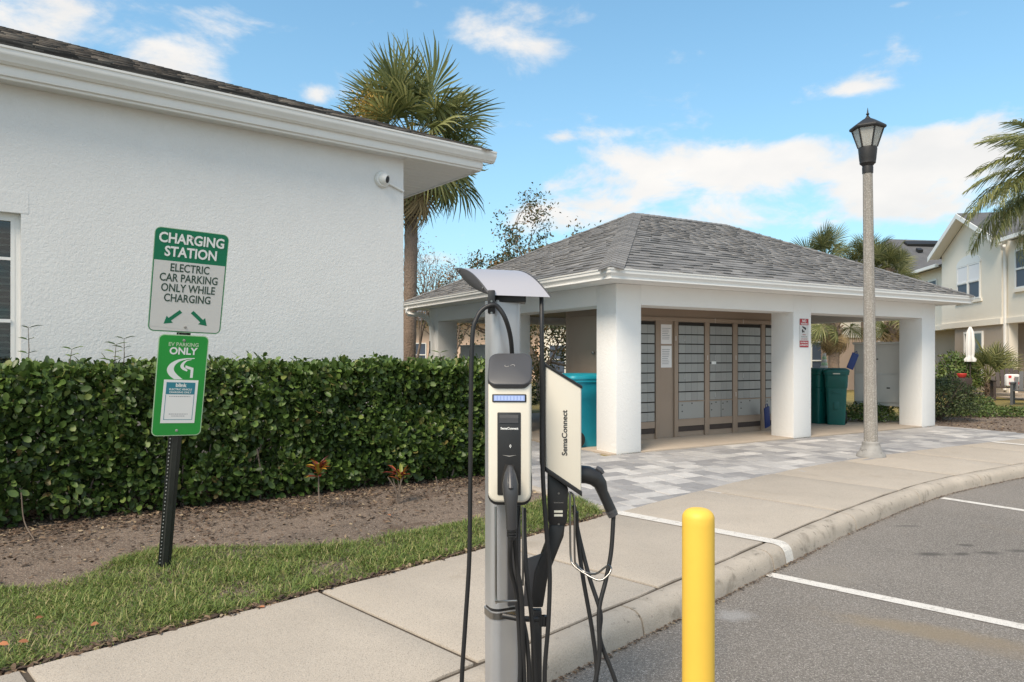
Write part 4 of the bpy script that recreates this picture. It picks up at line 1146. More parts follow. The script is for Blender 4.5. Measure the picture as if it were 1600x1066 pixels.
# ---- bins
def make_bin(name, label, body_m, lid_m, group):
    root = thing(name, label, 'wheelie bin', (0, 0, 0), group=group)
    def ring(w, d, z, r):
        pts = []
        for (cx, cy, a0) in ((w / 2 - r, d / 2 - r, 0), (-w / 2 + r, d / 2 - r, 90), (-w / 2 + r, -d / 2 + r, 180), (w / 2 - r, -d / 2 + r, 270)):
            for k in range(4): a = R(a0 + k * 30); pts.append((cx + r * math.cos(a), cy + r * math.sin(a), z))
        return pts
    def loft(m, rings):
        vs = [p for rg in rings for p in rg]; n = 16
        fs = [(i * n + k, i * n + (k + 1) % n, (i + 1) * n + (k + 1) % n, (i + 1) * n + k) for i in range(len(rings) - 1) for k in range(n)]
        m.add(vs, fs + [list(range(n))[::-1], [(len(rings) - 1) * n + k for k in range(n)]])
    b = MB(); loft(b, [ring(.44, .48, .0, .05), ring(.46, .5, .04, .06), ring(.54, .6, .72, .08), ring(.57, .64, .74, .08), ring(.6, .69, .98, .09), ring(.65, .75, .99, .1), ring(.65, .75, 1.03, .1)])
    b.build('body', body_m, root, smooth=True, angle=40)
    l = MB(); loft(l, [ring(.67, .79, 1.031, .1), ring(.68, .8, 1.05, .1), ring(.66, .77, 1.085, .12), ring(.5, .55, 1.115, .12)])
    l.build('lid', lid_m, root, smooth=True, angle=40)
    h = MB(); h.tube([(-.24, .36, 1.0), (-.24, .46, 1.03), (.24, .46, 1.03), (.24, .36, 1.0)], .016, 8); h.build('handle', lid_m, root, smooth=True)
    f = MB(); f.box(-.13, -.315, .62, .13, -.29, .65); f.build('grab_bar', body_m, root, bevel=.008)
    f = MB(); f.box(-.07, -.29, .3, .07, -.262, .46); f.build('lift_pocket', body_m, root, bevel=.008)
    for sx in (-1, 1):
        w = MB(); w.lathe([(0, -.03), (.1, -.03), (.125, -.02), (.125, .02), (.1, .03), (0, .03)], (sx * .27, .25, .125), 20, Matrix.Rotation(R(90), 3, 'Y')); wh = w.build('wheel', M_['wheel'], root, smooth=True)
        hb = MB(); hb.lathe([(0, -.034), (.045, -.034), (.045, .034), (0, .034)], (sx * .27, .25, .125), 12, Matrix.Rotation(R(90), 3, 'Y')); hb.build('hub', M_['dgrey'], wh)
    st = MB(); st.box(-.09, -.376, 1.0, .09, -.372, 1.02); st.build('moulded_label', M_['label'], root)
    return root
def bins():
    a = math.atan2(ET.y, ET.x)
    b = make_bin('wheelie_bin', 'bright teal wheelie bin half hidden behind the corner column', M_['binteal'], M_['binteal'], 'wheelie bins at the pavilion')
    p = TF @ Vector((.16, 1.0, 0)); b.location = (p.x, p.y, .012); b.rotation_euler.z = R(112)
    g = make_bin('wheelie_bin', 'dark green wheelie bin close to the middle column, left of its twin', M_['bingreen'], M_['bingreen'], 'wheelie bins at the pavilion')
    p = gnd(1287, 663, .012); g.location = p + Vector((.0, .3, 0)); g.rotation_euler.z = R(20); g.scale = (.72, .74, 1.02)
    g2 = copy_tree(g); g2['label'] = 'dark green wheelie bin with a white recycling mark, nearest the lamp post'
    p = gnd(1316, 665, .012); g2.location = p + Vector((0, .28, 0)); g2.rotation_euler.z = R(-22)
    # stencilled mark on the second bin's side
    m = MB()
    for (x, z, w, h) in ((-.06, .86, .03, .012), (.0, .88, .035, .012), (.06, .86, .03, .012), (-.03, .8, .012, .05), (.03, .8, .012, .05), (0, .835, .05, .012), (0, .78, .06, .012), (-.04, .75, .02, .012), (.04, .75, .02, .012)):
        yy = .3 - .0 + (z - .74) * .05
        m.box(yy - .006 + .006, x - w / 2 - .05, z - h / 2, yy + .007, x + w / 2 - .05, z + h / 2)
    mk = m.build('recycling_mark', M_['whitetxt']); mk.parent = g2
bins()

def locker():
    T = frame(gnd(1386, 664, 0) + Vector((.34, .5, 0)), Vector((.74, -.67, 0)).normalized(), ez=(0, 0, 1))
    root = thing('parcel_locker', 'pale grey parcel locker on a pedestal behind the lamp post', 'parcel locker', tuple(T.translation))
    b = MB(T); b.box(-.72, 0, .34, .2, .55, 1.64); b.build('body', M_['locker'], root, bevel=.01)
    b = MB(T); b.box(-.75, -.03, 1.64, .23, .58, 1.69); b.build('top', M_['locker'], root, bevel=.01)
    for (x0, x1, z0, z1) in ((-.7, -.27, .42, 1.0), (-.25, .18, .42, 1.0), (-.7, .18, 1.05, 1.58)):
        d = MB(T); d.box(x0, -.035 if z1 < 1.2 else -.015, z0, x1, -.001, z1); dd = d.build('locker_door', M_['locker'], root, bevel=.006)
        k = MB(T); k.box((x0 + x1) / 2 - .03, -.05, (z0 + z1) / 2, (x0 + x1) / 2 + .03, -.036, (z0 + z1) / 2 + .025); k.build('latch', M_['black'], dd)
    b = MB(T); b.box(-.33, .15, -.03, -.13, .38, .34); b.build('pedestal', M_['locker'], root, bevel=.006)
    q = thing('blue_flap', 'blue plastic flap sticking up at the left edge of the parcel locker', 'flap', tuple(at(1332, 575, 14.6)))
    m = MB(frame(at(1333, 563, 14.55), (1, 0, 0)) @ Matrix.Rotation(R(22), 4, 'Y')); m.box(-.07, -.01, -.19, .07, .012, .15); m.build('flap', M_['bluebox'], q, bevel=.006)
    m = MB(frame(at(1333, 563, 14.55), (1, 0, 0)) @ Matrix.Rotation(R(22), 4, 'Y')); m.tube([(-.03, 0, .15), (0, 0, .2), (.03, 0, .15)], .01, 6); m.build('loop_handle', M_['bluebox'], q)
locker()

def grey_cabinet():
    root = thing('grey_cabinet', 'plain grey cabinet inside the left side of the pavilion, behind the hedge', 'cabinet', tuple(TF @ Vector((.9, 5.3, 0))))
    m = MB(TF); m.box(.5, 4.72, .013, 1.35, 6.0, 1.6); m.build('body', M_['greycab'], root, bevel=.006)
    m = MB(TF); m.box(.47, 4.69, 1.6, 1.38, 6.03, 1.63); m.build('lid', M_['greycab'], root, bevel=.006)
    m = MB(TF); m.box(.485, 5.36, .05, .5, 5.375, 1.58); m.build('door_seam', M_['gap'], root)
grey_cabinet()

# ================================================================== LAMP POST
def lamp_post():
    base = gnd(1361, 713, 0)
    root = thing('lamp_post', 'tall fluted concrete lamp post with black lantern at the sidewalk edge', 'lamp post', tuple(base))
    sh = lambda z: base + Vector((-.045 * z / 3.8, 0, z))
    # fluted shaft: 16 ridges
    prof = [(.091, .17), (.089, .3), (.081, 1.2), (.074, 2.2), (.067, 3.2), (.063, 3.96)]
    m = MB(); vs = []; n = 32
    for (r, z) in prof:
        c = sh(z)
        for k in range(n): a = 2 * math.pi * k / n; rr = r * (1 if k % 4 in (0, 1, 3) else .93); vs.append((c.x + rr * math.cos(a), c.y + rr * math.sin(a), z))
    m.add(vs, [(i * n + k, i * n + (k + 1) % n, (i + 1) * n + (k + 1) % n, (i + 1) * n + k) for i in range(len(prof) - 1) for k in range(n)])
    m.build('shaft', M_['agg'], root)
    b = MB(); b.lathe([(0, 0), (.19, 0), (.185, .03), (.15, .07), (.122, .14), (.112, .17), (.116, .185), (.112, .2), (.094, .21), (0, .21)], base, 28); b.build('base', M_['galv'], root, smooth=True, angle=40)
    top = sh(3.96)
    def up(z): return Vector((top.x, top.y, 0))
    T = Matrix.Translation((top.x, top.y, 0))
    c = MB(); c.lathe([(.0, 3.94), (.07, 3.94), (.072, 4.02), (.068, 4.04), (.082, 4.06), (.104, 4.08), (.103, 4.1), (.108, 4.13), (.122, 4.28), (.118, 4.3), (0, 4.3)], (top.x, top.y, 0), 16); c.build('lantern_base', M_['lampblk'], root, smooth=True, angle=40)
    n = 6; tw = R(90)
    cage = MB()
    def hexp(r, z): return [Vector((top.x + r * math.cos(tw + 2 * math.pi * k / n), top.y + r * math.sin(tw + 2 * math.pi * k / n), z)) for k in range(n)]
    lo, hi = hexp(.118, 4.3), hexp(.2, 4.555)
    for k in range(n):
        bm_ = MB(); bm_.tube([lo[k], hi[k]], .012, 6); bm_.build('lantern_bar', M_['lampblk'], root)
        pm_ = MB(); q = [lo[k], lo[(k + 1) % n], hi[(k + 1) % n], hi[k]]; ctr = Vector((top.x, top.y, 4.43))
        q = [p.lerp(Vector((top.x, top.y, p.z)), .04) for p in q]
        nrm = (q[1] - q[0]).cross(q[3] - q[0]).normalized() * .005
        pm_.prism(q, nrm); pm_.build('glass_pane', M_['lampglass'], root)
    r = MB(); r.lathe([(.0, 4.545), (.205, 4.545), (.232, 4.552), (.238, 4.575), (.23, 4.588), (.17, 4.63), (.085, 4.685), (.035, 4.71), (.03, 4.725), (0, 4.725)], (top.x, top.y, 0), 6, twist=tw); r.build('lantern_cap', M_['lampblk'], root, bevel=.004)
    f = MB(); f.lathe([(.018, 4.72), (.02, 4.735), (.011, 4.748), (.024, 4.765), (.011, 4.782), (.008, 4.81), (.002, 4.855)], (top.x, top.y, 0), 10); f.build('finial', M_['lampblk'], root, smooth=True)
    bl = MB(); bl.lathe([(0, 4.3), (.035, 4.3), (.04, 4.38), (.03, 4.46), (0, 4.48)], (top.x, top.y, 0), 12); bl.build('bulb', M_['trim'], root, smooth=True)
lamp_post()

# ================================================================== BOLLARD
def bollard():
    b = Vector((.603, 2.3, -.13)); ztop = EYE - (794 - HOR) / F * 2.3
    r = .0515; prof = [(r, -.13)] + [(r, z) for z in np.linspace(-.1, ztop - .05, 5)]
    for a in np.linspace(0, 90, 9)[1:]:
        prof.append((max(r * math.cos(R(a)) ** .62, .0005), ztop - .035 + .035 * math.sin(R(a))))
    m = MB(); m.lathe(prof, (b.x, b.y, 0), 40)
    o = m.build('bollard', M_['yellow'], smooth=True, angle=60)
    tag(o, 'smooth yellow bollard with rounded top standing on the asphalt', 'bollard')
bollard()

# ================================================================== SIGNS
def signs():
    k = .9153
    yaw, roll, pitch = .5960427, .03733968, -.23243068
    c = Vector((-2.1172535 * k, 4.72 * k, EYE + (2.23046529 - EYE) * k))
    def loc(u, v):
        u2 = u * math.cos(roll) + v * math.sin(roll); v2 = -u * math.sin(roll) + v * math.cos(roll)
        x, y, z = u2, v2 * math.sin(pitch), v2 * math.cos(pitch)
        return Vector((x * math.cos(yaw) - y * math.sin(yaw), x * math.sin(yaw) + y * math.cos(yaw), z))
    U, V = loc(1, 0), loc(0, 1); Nn = U.cross(V)
    S = frame(c, U, V, Nn)
    w1, h1, w2, h2, off = [q * k for q in (.45765645, .69299077, .31641621, .71929715, .02676322)]
    base = S @ Vector((0, -2.21, -.03))
    def rr(w, h, y0, r, z, n=6):
        pts = []
        for (cx, cy, a0) in ((w / 2 - r, y0 - r, 0), (-w / 2 + r, y0 - r, 90), (-w / 2 + r, y0 - h + r, 180), (w / 2 - r, y0 - h + r, 270)):
            for q in range(n + 1): a = R(a0 + q * 90 / n); pts.append((cx + r * math.cos(a), cy + r * math.sin(a), z))
        return pts
    # post: hat section with a row of holes
    post = thing('sign_post', 'leaning black perforated sign post rising from the grass', 'sign post', tuple(base))
    L = 2.24
    for (nm, prof) in (('channel', [(-.04, -.03), (-.037, -.03), (-.02, -.03), (-.014, -.006), (.014, -.006), (.02, -.03), (.04, -.03), (.04, -.036), (.016, -.036), (.009, -.012), (-.009, -.012), (-.016, -.036), (-.04, -.036)]),):
        m = MB(S); m.prism([(x, -L, z) for x, z in prof], (0, L - .02, 0)); m.build(nm, M_['postblk'], post)
    holes = MB(S)
    for y in np.arange(-2.2, -.05, .0254):
        holes.lathe([(0, 0), (.0042, 0), (.0042, .0012), (0, .0012)], (0, y, -.0062), 6) if False else holes.prism([(-.0315, y - .004, -.0298), (-.0255, y - .004, -.0298), (-.0255, y + .004, -.0298), (-.0315, y + .004, -.0298)], (0, 0, .0006))
    holes.build('perforation', M_['signwhite'], post)
    # upper sign
    s1 = thing('charging_sign', 'white and green charging station sign, the upper of two on the post', 'sign', tuple(c))
    m = MB(S); m.prism(rr(w1, h1, 0, .035, -.003), (0, 0, .003)); m.build('plate', M_['signgreen'], s1)
    m = MB(S); b = .0085; hd = h1 * .31
    m.prism([(-w1 / 2 + b, -hd, .0004), (-w1 / 2 + b, -h1 + .03, .0004)] + [(-w1 / 2 + b + .026 * (1 - math.cos(a)), -h1 + b + .024 - .024 * math.sin(a), .0004) for a in np.linspace(0, 1.57, 6)] +
            [(w1 / 2 - b - .026 * (1 - math.cos(a)), -h1 + b + .024 - .024 * math.sin(a), .0004) for a in np.linspace(1.57, 0, 6)] + [(w1 / 2 - b, -h1 + .03, .0004), (w1 / 2 - b, -hd, .0004)], (0, 0, .0008))
    m.build('white_field', M_['signwhite'], s1)
    ow = MB(S)
    e1, e2 = rr(w1 - .001, h1 - .001, -.0005, .0345, .0003), rr(w1 - .006, h1 - .006, -.003, .032, .0003)
    n = len(e1); ow.add(e1 + e2, [(i, (i + 1) % n, n + (i + 1) % n, n + i) for i in range(n)]); ow.build('edge_line', M_['pale'], s1)
    def tx(s, size, x, y, mt, par, sq=1.0, bold=.0, z=.0022, sp=1.0): return text(s, size, S @ Matrix.Translation((x, y, z)), mt, par, ex=.0003, bold=bold, squeeze=sq, spacing=sp)
    off_ = 0
    tx('CHARGING', .083, 0, -.062, M_['whitetxt'], s1, .86, .0022)
    tx('STATION', .083, 0, -.142, M_['whitetxt'], s1, .86, .0022)
    for i, ln in enumerate(('ELECTRIC', 'CAR PARKING', 'ONLY WHILE', 'CHARGING')):
        tx(ln, .068, 0, -.237 - i * .062, M_['signtxt'], s1, .76, .0011, .0022)
    for sg in (-1, 1):
        a = MB(S @ Matrix.Translation((sg * .078, -h1 * .855, .0014)) @ Matrix.Rotation(sg * R(48), 4, 'Z'))
        a.prism([(-.011, .062, 0), (-.011, -.018, 0), (-.028, -.018, 0), (0, -.062, 0), (.028, -.018, 0), (.011, -.018, 0), (.011, .062, 0)], (0, 0, .0006)); a.build('arrow', M_['signgreen'], s1)
    for y in (-.045, -h1 + .035):
        bt = MB(S); bt.lathe([(0, 0), (.009, 0), (.007, .004), (0, .005)], (0, y, .0014), 10); bt.build('bolt', M_['galv'], s1)
    # lower sign
    y0 = -h1 - off * .6
    s2 = thing('ev_parking_sign', 'bright green parking sign with a taped notice, below the charging sign', 'sign', tuple(S @ Vector((0, y0, 0))))
    m = MB(S); m.prism(rr(w2, h2, y0, .032, -.003), (0, 0, .003)); m.build('plate', M_['pale'], s2)
    m = MB(S); m.prism(rr(w2 - .011, h2 - .011, y0 - .0055, .028, .0003), (0, 0, .0006)); m.build('green_field', M_['brightgreen'], s2)
    tx('EV PARKING', .033, 0, y0 - .062, M_['pale'], s2, .95, .0008)
    tx('ONLY', .062, 0, y0 - .105, M_['whitetxt'], s2, .95, .0018)
    # swooping road emblem
    def curve(a): return a
    em = MB(S @ Matrix.Translation((-.01, y0 - .2, .0012)))
    outer = [(.08, .055), (.03, .052), (-.02, .04), (-.06, .012), (-.075, -.025), (-.06, -.06), (-.03, -.085)]
    inner = [(.08, .05), (.035, .045), (-.005, .03), (-.03, .005), (-.035, -.025), (-.015, -.055), (.02, -.085)]
    po = [Vector((x, y, 0)) for x, y in outer]; pi_ = [Vector((x, y, 0)) for x, y in inner]
    a, b = smooth_path(po, 4), smooth_path(pi_, 4); nn = len(a)
    em.add(a + b, [(i, i + 1, nn + i + 1, nn + i) for i in range(nn - 1)])
    o2 = smooth_path([Vector((x, y, 0)) for x, y in [(.062, .046), (.03, .038), (.01, .022), (.0, 0), (.012, -.02), (.04, -.034)]], 4)
    i2 = smooth_path([Vector((x, y, 0)) for x, y in [(.062, .042), (.038, .034), (.024, .018), (.02, 0), (.028, -.012), (.045, -.024)]], 4); n2 = len(o2)
    em.add(o2 + i2, [(i, i + 1, n2 + i + 1, n2 + i) for i in range(n2 - 1)])
    em.add([(.03, .006, 0), (.078, -.01, 0), (.078, -.075, 0), (.062, -.075, 0), (.062, -.022, 0), (.03, -.012, 0)], [(0, 1, 2, 3, 4, 5)])
    em.build('road_emblem', M_['whitetxt'], s2)
    # taped notice, slightly crooked
    N2 = S @ Matrix.Translation((.002, y0 - h2 * .655, .0014)) @ Matrix.Rotation(R(-.6), 4, 'Z')
    nt = thing('taped_notice', 'white and teal vehicle charging notice taped onto the green sign', 'notice', tuple(N2.translation))
    m = MB(N2); m.box(-.1, -.142, 0, .1, .142, .001); m.build('sheet', M_['paper'], nt)
    m = MB(N2); m.box(-.084, .048, .0012, .084, .126, .0016); m.build('teal_band', M_['teal'], nt)
    m = MB(N2)
    for q in ((-.084, -.12, -.081, .046), (.081, -.12, .084, .046), (-.081, -.12, .081, -.117)): m.box(q[0], q[1], .0012, q[2], q[3], .0016)
    m.build('border', M_['teal'], nt)
    def t2(s, size, y, mt, sq=1, bold=0): text(s, size, N2 @ Matrix.Translation((0, y, .0021)), mt, nt, ex=.0002, bold=bold, squeeze=sq)
    t2('blink', .032, .107, M_['whitetxt'], 1, .0012)
    t2('ELECTRIC VEHICLE', .0165, .08, M_['whitetxt'], .95, .0004)
    t2('CHARGING ONLY', .0165, .061, M_['whitetxt'], .95, .0004)
    m = MB(N2)
    for (y, w) in ((.034, .062), (-.082, .055), (-.095, .04)):
        x = -w
        while x < w: q = rng.uniform(.004, .011); m.box(x, y - .002, .0012, min(x + q, w), y + .002, .0015); x += q + .003
    m.build('small_print', M_['ink'], nt)
    bt = MB(S); bt.lathe([(0, 0), (.009, 0), (.007, .004), (0, .005)], (0, y0 - .035, .001), 10); bt.build('bolt', M_['galv'], s2)
    bt = MB(S); bt.lathe([(0, 0), (.009, 0), (.007, .004), (0, .005)], (0, y0 - h2 + .035, .001), 10); bt.build('bolt', M_['galv'], s2)
signs()

# ================================================================== CHARGING STATION
def station():
    bp = Vector((-.037, 2.83, -.13))
    root = thing('charging_station', 'silver charging pedestal with two cream charger heads and hanging black cables', 'charging station', tuple(bp))
    # pole
    W = .152
    rot = Matrix.Translation((bp.x, bp.y, 0)) @ Matrix.Rotation(R(24), 4, 'Z')
    def rsq(a, b, r, z):
        pts = []
        for (cx, cy, a0) in ((a - r, b - r, 0), (-a + r, b - r, 90), (-a + r, -b + r, 180), (a - r, -b + r, 270)):
            for q in range(7): an = R(a0 + q * 15); pts.append((cx + r * math.cos(an), cy + r * math.sin(an), z))
        return pts
    a_, b_ = .065, .055
    z_j = EYE - (955 - HOR) / F * 2.76
    ztop = EYE + (HOR - 471) / F * 2.83
    for (z0, z1) in ((-.12, z_j - .006), (z_j + .006, ztop)):
        m = MB(rot); m.prism(rsq(a_, b_, .035, z0), (0, 0, z1 - z0)); m.build('pole', M_['pole_alu'], root, smooth=True, angle=30)
    m = MB(rot); m.prism(rsq(a_ - .003, b_ - .003, .033, z_j - .02), (0, 0, .04)); m.build('joint_gasket', M_['black'], root, smooth=True, angle=30)
    m = MB(rot); m.prism(rsq(.1, .09, .035, -.13), (0, 0, .018)); m.build('base_plate', M_['pole_alu'], root, bevel=.003)
    bm2 = MB(rot); bm2.prism(rsq(a_ + .003, b_ + .003, .037, z_j - .035), (0, 0, .025)); bm2.build('clamp_band', M_['chrome'], root, smooth=True, angle=30)
    # hood: aerofoil canopy
    A, B = Vector((-.232, 2.86, 1.752)), Vector((-.087, 2.71, 1.632)); ext = Vector((.243, .06, -.004))
    ch = B - A; nrm = ext.cross(ch).normalized(); nrm = nrm if nrm.z > 0 else -nrm
    def aero(s, th_up, th_dn, n=12):
        up = [A + ch * t + nrm * (th_up * math.sin(math.pi * t ** .85)) for t in np.linspace(0, 1, n)]
        dn = [A + ch * t - nrm * (th_dn * math.sin(math.pi * t)) for t in np.linspace(1, 0, n)][1:-1]
        return up + dn
    pr = aero(0, .03, .02)
    m = MB(); m.prism([p + ext * .03 for p in pr], ext * .94); hood = m.build('hood', M_['hood'], root, smooth=True, angle=40)
    for o0 in (0, .972):
        m = MB(); m.prism([p + ext * o0 for p in aero(0, .032, .022)], ext * .028); ec = m.build('hood_end_cap', M_['dgrey'], root, bevel=.002)
        if o0 == 0:
            for t in (.14, .82):
                s = MB(); pp = A + ch * t + nrm * .008 - ext.normalized() * .0005; s.lathe([(0, 0), (.0055, 0), (.005, .003), (0, .0035)], pp, 10, (-ext).to_track_quat('Z', 'Y').to_matrix()); s.build('screw', M_['chrome'], ec)
    q0, q1 = at(773, 472, 2.76), at(822, 460, 2.76); m = MB(); m.box(q0.x, 2.765, q0.z, q1.x, 2.88, q1.z + .02); m.build('hood_bracket', M_['black'], root, bevel=.003)
    m = MB(); q = at(768, 474, 2.72); m.box(q.x - .014, q.y - .012, q.z - .04, q.x + .014, q.y + .03, q.z + .05); cl = m.build('cable_clip', M_['black'], root, bevel=.004)
    for py in (471, 489):
        s = MB(); pp = at(768, py, 2.706); s.lathe([(0, 0), (.005, 0), (.004, .003), (0, .003)], pp, 8, Matrix.Rotation(R(90), 3, 'X')); s.build('screw', M_['chrome'], cl)

    # ---- charger head one, facing the camera
    h1 = MB(); Yf = 2.615; xc = at(796, 680, Yf).x; hw = .0795
    T1 = Matrix.Translation((xc, Yf, 0)) @ Matrix.Rotation(R(-3), 4, 'Z')
    ztp = EYE - (597 - HOR) / F * Yf; zbt = EYE - (786 - HOR) / F * Yf
    def body_prof(hw, z0, z1, rb, rt=.01, n=6):
        pts = []
        for q in range(n + 1): an = R(180 + q * 90 / n); pts.append((-hw + rb + rb * math.cos(an), 0, z0 + rb + rb * math.sin(an)))
        for q in range(n + 1): an = R(270 + q * 90 / n); pts.append((hw - rb + rb * math.cos(an), 0, z0 + rb + rb * math.sin(an)))
        return pts + [(hw, 0, z1), (-hw, 0, z1)]
    m = MB(T1); m.prism(body_prof(hw, zbt, ztp, .035), (0, .1, 0)); head = m.build('charger_head', M_['cream'], root, bevel=.012, seg=3, label='cream charger head facing the camera, with its handle plugged in')
    m = MB(T1); m.prism([(x * 1.015, .012, z - .012) for x, _, z in body_prof(hw, zbt, zbt + .11, .036)], (0, .1, 0)); m.build('lower_rim', M_['black'], head, bevel=.006)
    # black tilted cap
    zc = EYE - (588 - HOR) / F * Yf
    TC = T1 @ Matrix.Translation((0, .045, zc + .018)) @ Matrix.Rotation(R(48), 4, 'X')
    def rsq2(a, b, r, z): return rsq(a, b, r, z)
    m = MB(TC); m.prism(rsq2(.0815, .078, .035, -.014), (0, 0, .03)); m.build('cap', M_['dgrey'], head, bevel=.006, seg=3)
    ic = MB(TC)
    ic.tube([(-.012 + .008 * math.cos(t), .012 + .005 * math.sin(t), .0165) for t in np.linspace(2.4, 6.2, 8)], .0012, 4); ic.tube([(.01 + .008 * math.cos(t), .012 + .005 * math.sin(t), .0165) for t in np.linspace(-.6, 3.2, 8)], .0012, 4)
    ic.build('cap_emblem', M_['galv'], head)
    def zz(py): return EYE - (py - HOR) / F * Yf
    def fp(x0, y0, x1, y1, yo, name, mt, par, d=.006, bevel=.0):
        mm = MB(T1); mm.box((x0 - 796) / F * Yf, yo, zz(y1), (x1 - 796) / F * Yf, yo + d, zz(y0)); return mm.build(name, mt, par, bevel=bevel)
    fp(769, 616, 822.5, 628.5, -.004, 'light_bar', M_['black'], head, .01, .003)
    fp(771.5, 618, 820, 626.5, -.0055, 'light_window', M_['led'], head, .002)
    for i in range(9): fp(773 + i * 5.2, 619, 776.2 + i * 5.2, 625.5, -.0062, 'light_cell', M_['led2'], head, .0008)
    pan = fp(777, 644.5, 814, 774, -.004, 'reader_panel', M_['black'], head, .012, .004)
    fp(780.5, 648, 810, 661, -.006, 'screen', M_['screen'], pan, .003)
    fp(780, 653, 810, 661, -.0068, 'screen_strip', M_['dgrey'], pan, .001)  # dark grey strip over the lower part of the screen
    text('SemaConnect', .0115, T1 @ Matrix.Translation((0, -.0046, zz(669.5))) @ Matrix.Rotation(R(90), 4, 'X'), M_['whitetxt'], pan, ex=.0003, bold=.0004)
    c = MB(T1)
    for r_ in (.004, .008): c.tube([(r_ * math.cos(t) - .002, -.0048, zz(697) + r_ * math.sin(t)) for t in np.linspace(-.9, .9, 6)], .0013, 4)
    c.build('contactless_mark', M_['whitetxt'], pan)
    c = MB(T1); c.prism([(-.026, -.006, zz(711)), (0, -.006, zz(713.5)), (.026, -.006, zz(711)), (0, -.006, zz(712))], (0, .002, 0)); c.build('panel_lip', M_['galv'], pan)
    m = MB(T1); m.prism([(-.016, -.0065, zz(726)), (.016, -.0065, zz(726)), (.03, -.0065, zz(748)), (.028, -.0065, zz(770)), (-.028, -.0065, zz(770)), (-.03, -.0065, zz(748))], (0, .004, 0)); m.build('socket', M_['gap'], pan)
    # handle of head one
    hp = [at(797, 730, 2.6), at(797, 742, 2.575), at(797.5, 757, 2.555), at(798, 775, 2.545), at(798.5, 790, 2.54), at(799, 812, 2.54), at(799.5, 826, 2.545)]
    m = MB(); m.tube(hp, [.012, .022, .0285, .027, .0215, .019, .019], 14); hd = m.build('charging_handle', M_['handle'], root, smooth=True, angle=60)
    m = MB(); m.tube([at(797.5, 731, 2.578), at(797.5, 745, 2.545), at(798, 763, 2.526), at(798, 766, 2.532)], [.007, .0095, .0095, .006], 10); m.build('trigger', M_['dgrey'], hd, smooth=True)
    for py in (829, 833, 837): 
        m = MB(); m.tube([at(799.5, py - 1.3, 2.547), at(799.5, py + 1.3, 2.547)], .0175, 12); m.build('strain_ring', M_['black'], hd, smooth=True)
    m = MB(); m.tube([at(799.5, 825, 2.547), at(799.5, 843, 2.55)], .0135, 10); m.build('strain_core', M_['black'], hd)

    # ---- charger head two, turned to the right
    Y2 = 2.76
    def q2(pts, y): return [at(px, py, Y2) + Vector((0, y, 0)) for px, py in pts]
    m = MB(); m.prism(q2([(852, 571), (908.5, 606), (908.5, 776), (852, 731)], 0), (0, .155, 0)); head2 = m.build('charger_head', M_['cream'], root, bevel=.006, seg=3, label='cream charger head seen from its lettered side')
    m = MB(); m.prism(q2([(845.5, 563), (852, 566), (852, 738), (845.5, 734)], -.006), (0, .167, 0)); m.build('back_plate', M_['black'], head2, bevel=.004)
    m = MB(); m.prism(q2([(850, 566.5), (910, 603), (910, 608), (853, 573), (850, 573)], -.005), (0, .165, 0)); m.build('cap', M_['black'], head2, bevel=.002)
    m = MB(); m.prism(q2([(852, 729), (909.5, 768), (909.5, 776), (852, 737)], -.005), (0, .165, 0)); m.build('lower_rim', M_['black'], head2, bevel=.002)
    p = at(882.5, 676.5, Y2) + Vector((0, -.0012, 0))
    text('SemaConnect', .029, Matrix.Translation(p) @ Matrix.Rotation(R(90), 4, 'X') @ Matrix.Rotation(R(90), 4, 'Z'), M_['blacktxt'], head2, ex=.0003, bold=.0005, squeeze=1.08)
    # bracket under head two
    m = MB(); m.prism(q2([(857, 741), (862, 744), (889, 766), (887, 818), (884, 824), (860, 824), (857, 818)], .03), (0, .06, 0)); br = m.build('mount_plate', M_['black'], root, bevel=.004)
    for (px, py) in ((873, 771), (873, 819)):
        s = MB(); s.lathe([(0, 0), (.0045, 0), (.004, .003), (0, .003)], at(px, py, Y2 + .029), 10, Matrix.Rotation(R(90), 3, 'X')); s.build('screw', M_['chrome'], br)
    for (py, h) in ((802, 3), (808, 3.2)):
        s = MB(); s.prism(q2([(866.5, py - 1.8), (880, py - 1.8), (880, py + 1.8), (866.5, py + 1.8)], .0285), (0, .001, 0)); s.build('sticker', M_['label'], br)
    text('SemaConnect', .0065, Matrix.Translation(at(873, 785.5, Y2 + .0285)) @ Matrix.Rotation(R(90), 4, 'X'), M_['galv'], br, ex=.0002)
    m = MB(); m.prism(q2([(860, 823), (884, 823), (882, 842), (857, 905), (849, 955), (830, 955), (836, 900), (858, 842)], .035), (0, .055, 0)); m.build('bracket_arm', M_['black'], root, bevel=.006)
    m = MB(); m.prism(q2([(822, 880), (854, 869), (846, 930), (828, 955), (818, 955)], .05), (0, .012, 0)); m.build('gusset', M_['dgrey'], root, bevel=.002)
    m = MB(); pq = at(838, 960, Y2 + .06); m.box(pq.x - .021, pq.y - .02, -.13, pq.x + .021, pq.y + .02, pq.z + .02); m.build('rear_post', M_['black'], root, bevel=.004)
    m = MB(); m.tube([at(786, 962, 2.72), at(812, 967, 2.7), at(852, 968, 2.74)], .011, 10); m.build('clamp_bar', M_['black'], root, smooth=True)
    for px in (846, 851):
        m = MB(); m.tube([at(px, 962, 2.73), at(px, 978, 2.73)], .012, 8); m.build('clamp_nut', M_['black'], root)
    m = MB(rot); m.box(-.005, -.066, z_j + .015, .05, -.0555, z_j + .42); m.build('cable_tray', M_['dgrey'], root, bevel=.003)
    # handle two
    hp = [at(907, 741, 2.83), at(918, 742, 2.83), at(930, 747, 2.83), at(938, 757, 2.83), at(942, 770, 2.83), at(949, 785, 2.83), at(956, 801, 2.83)]
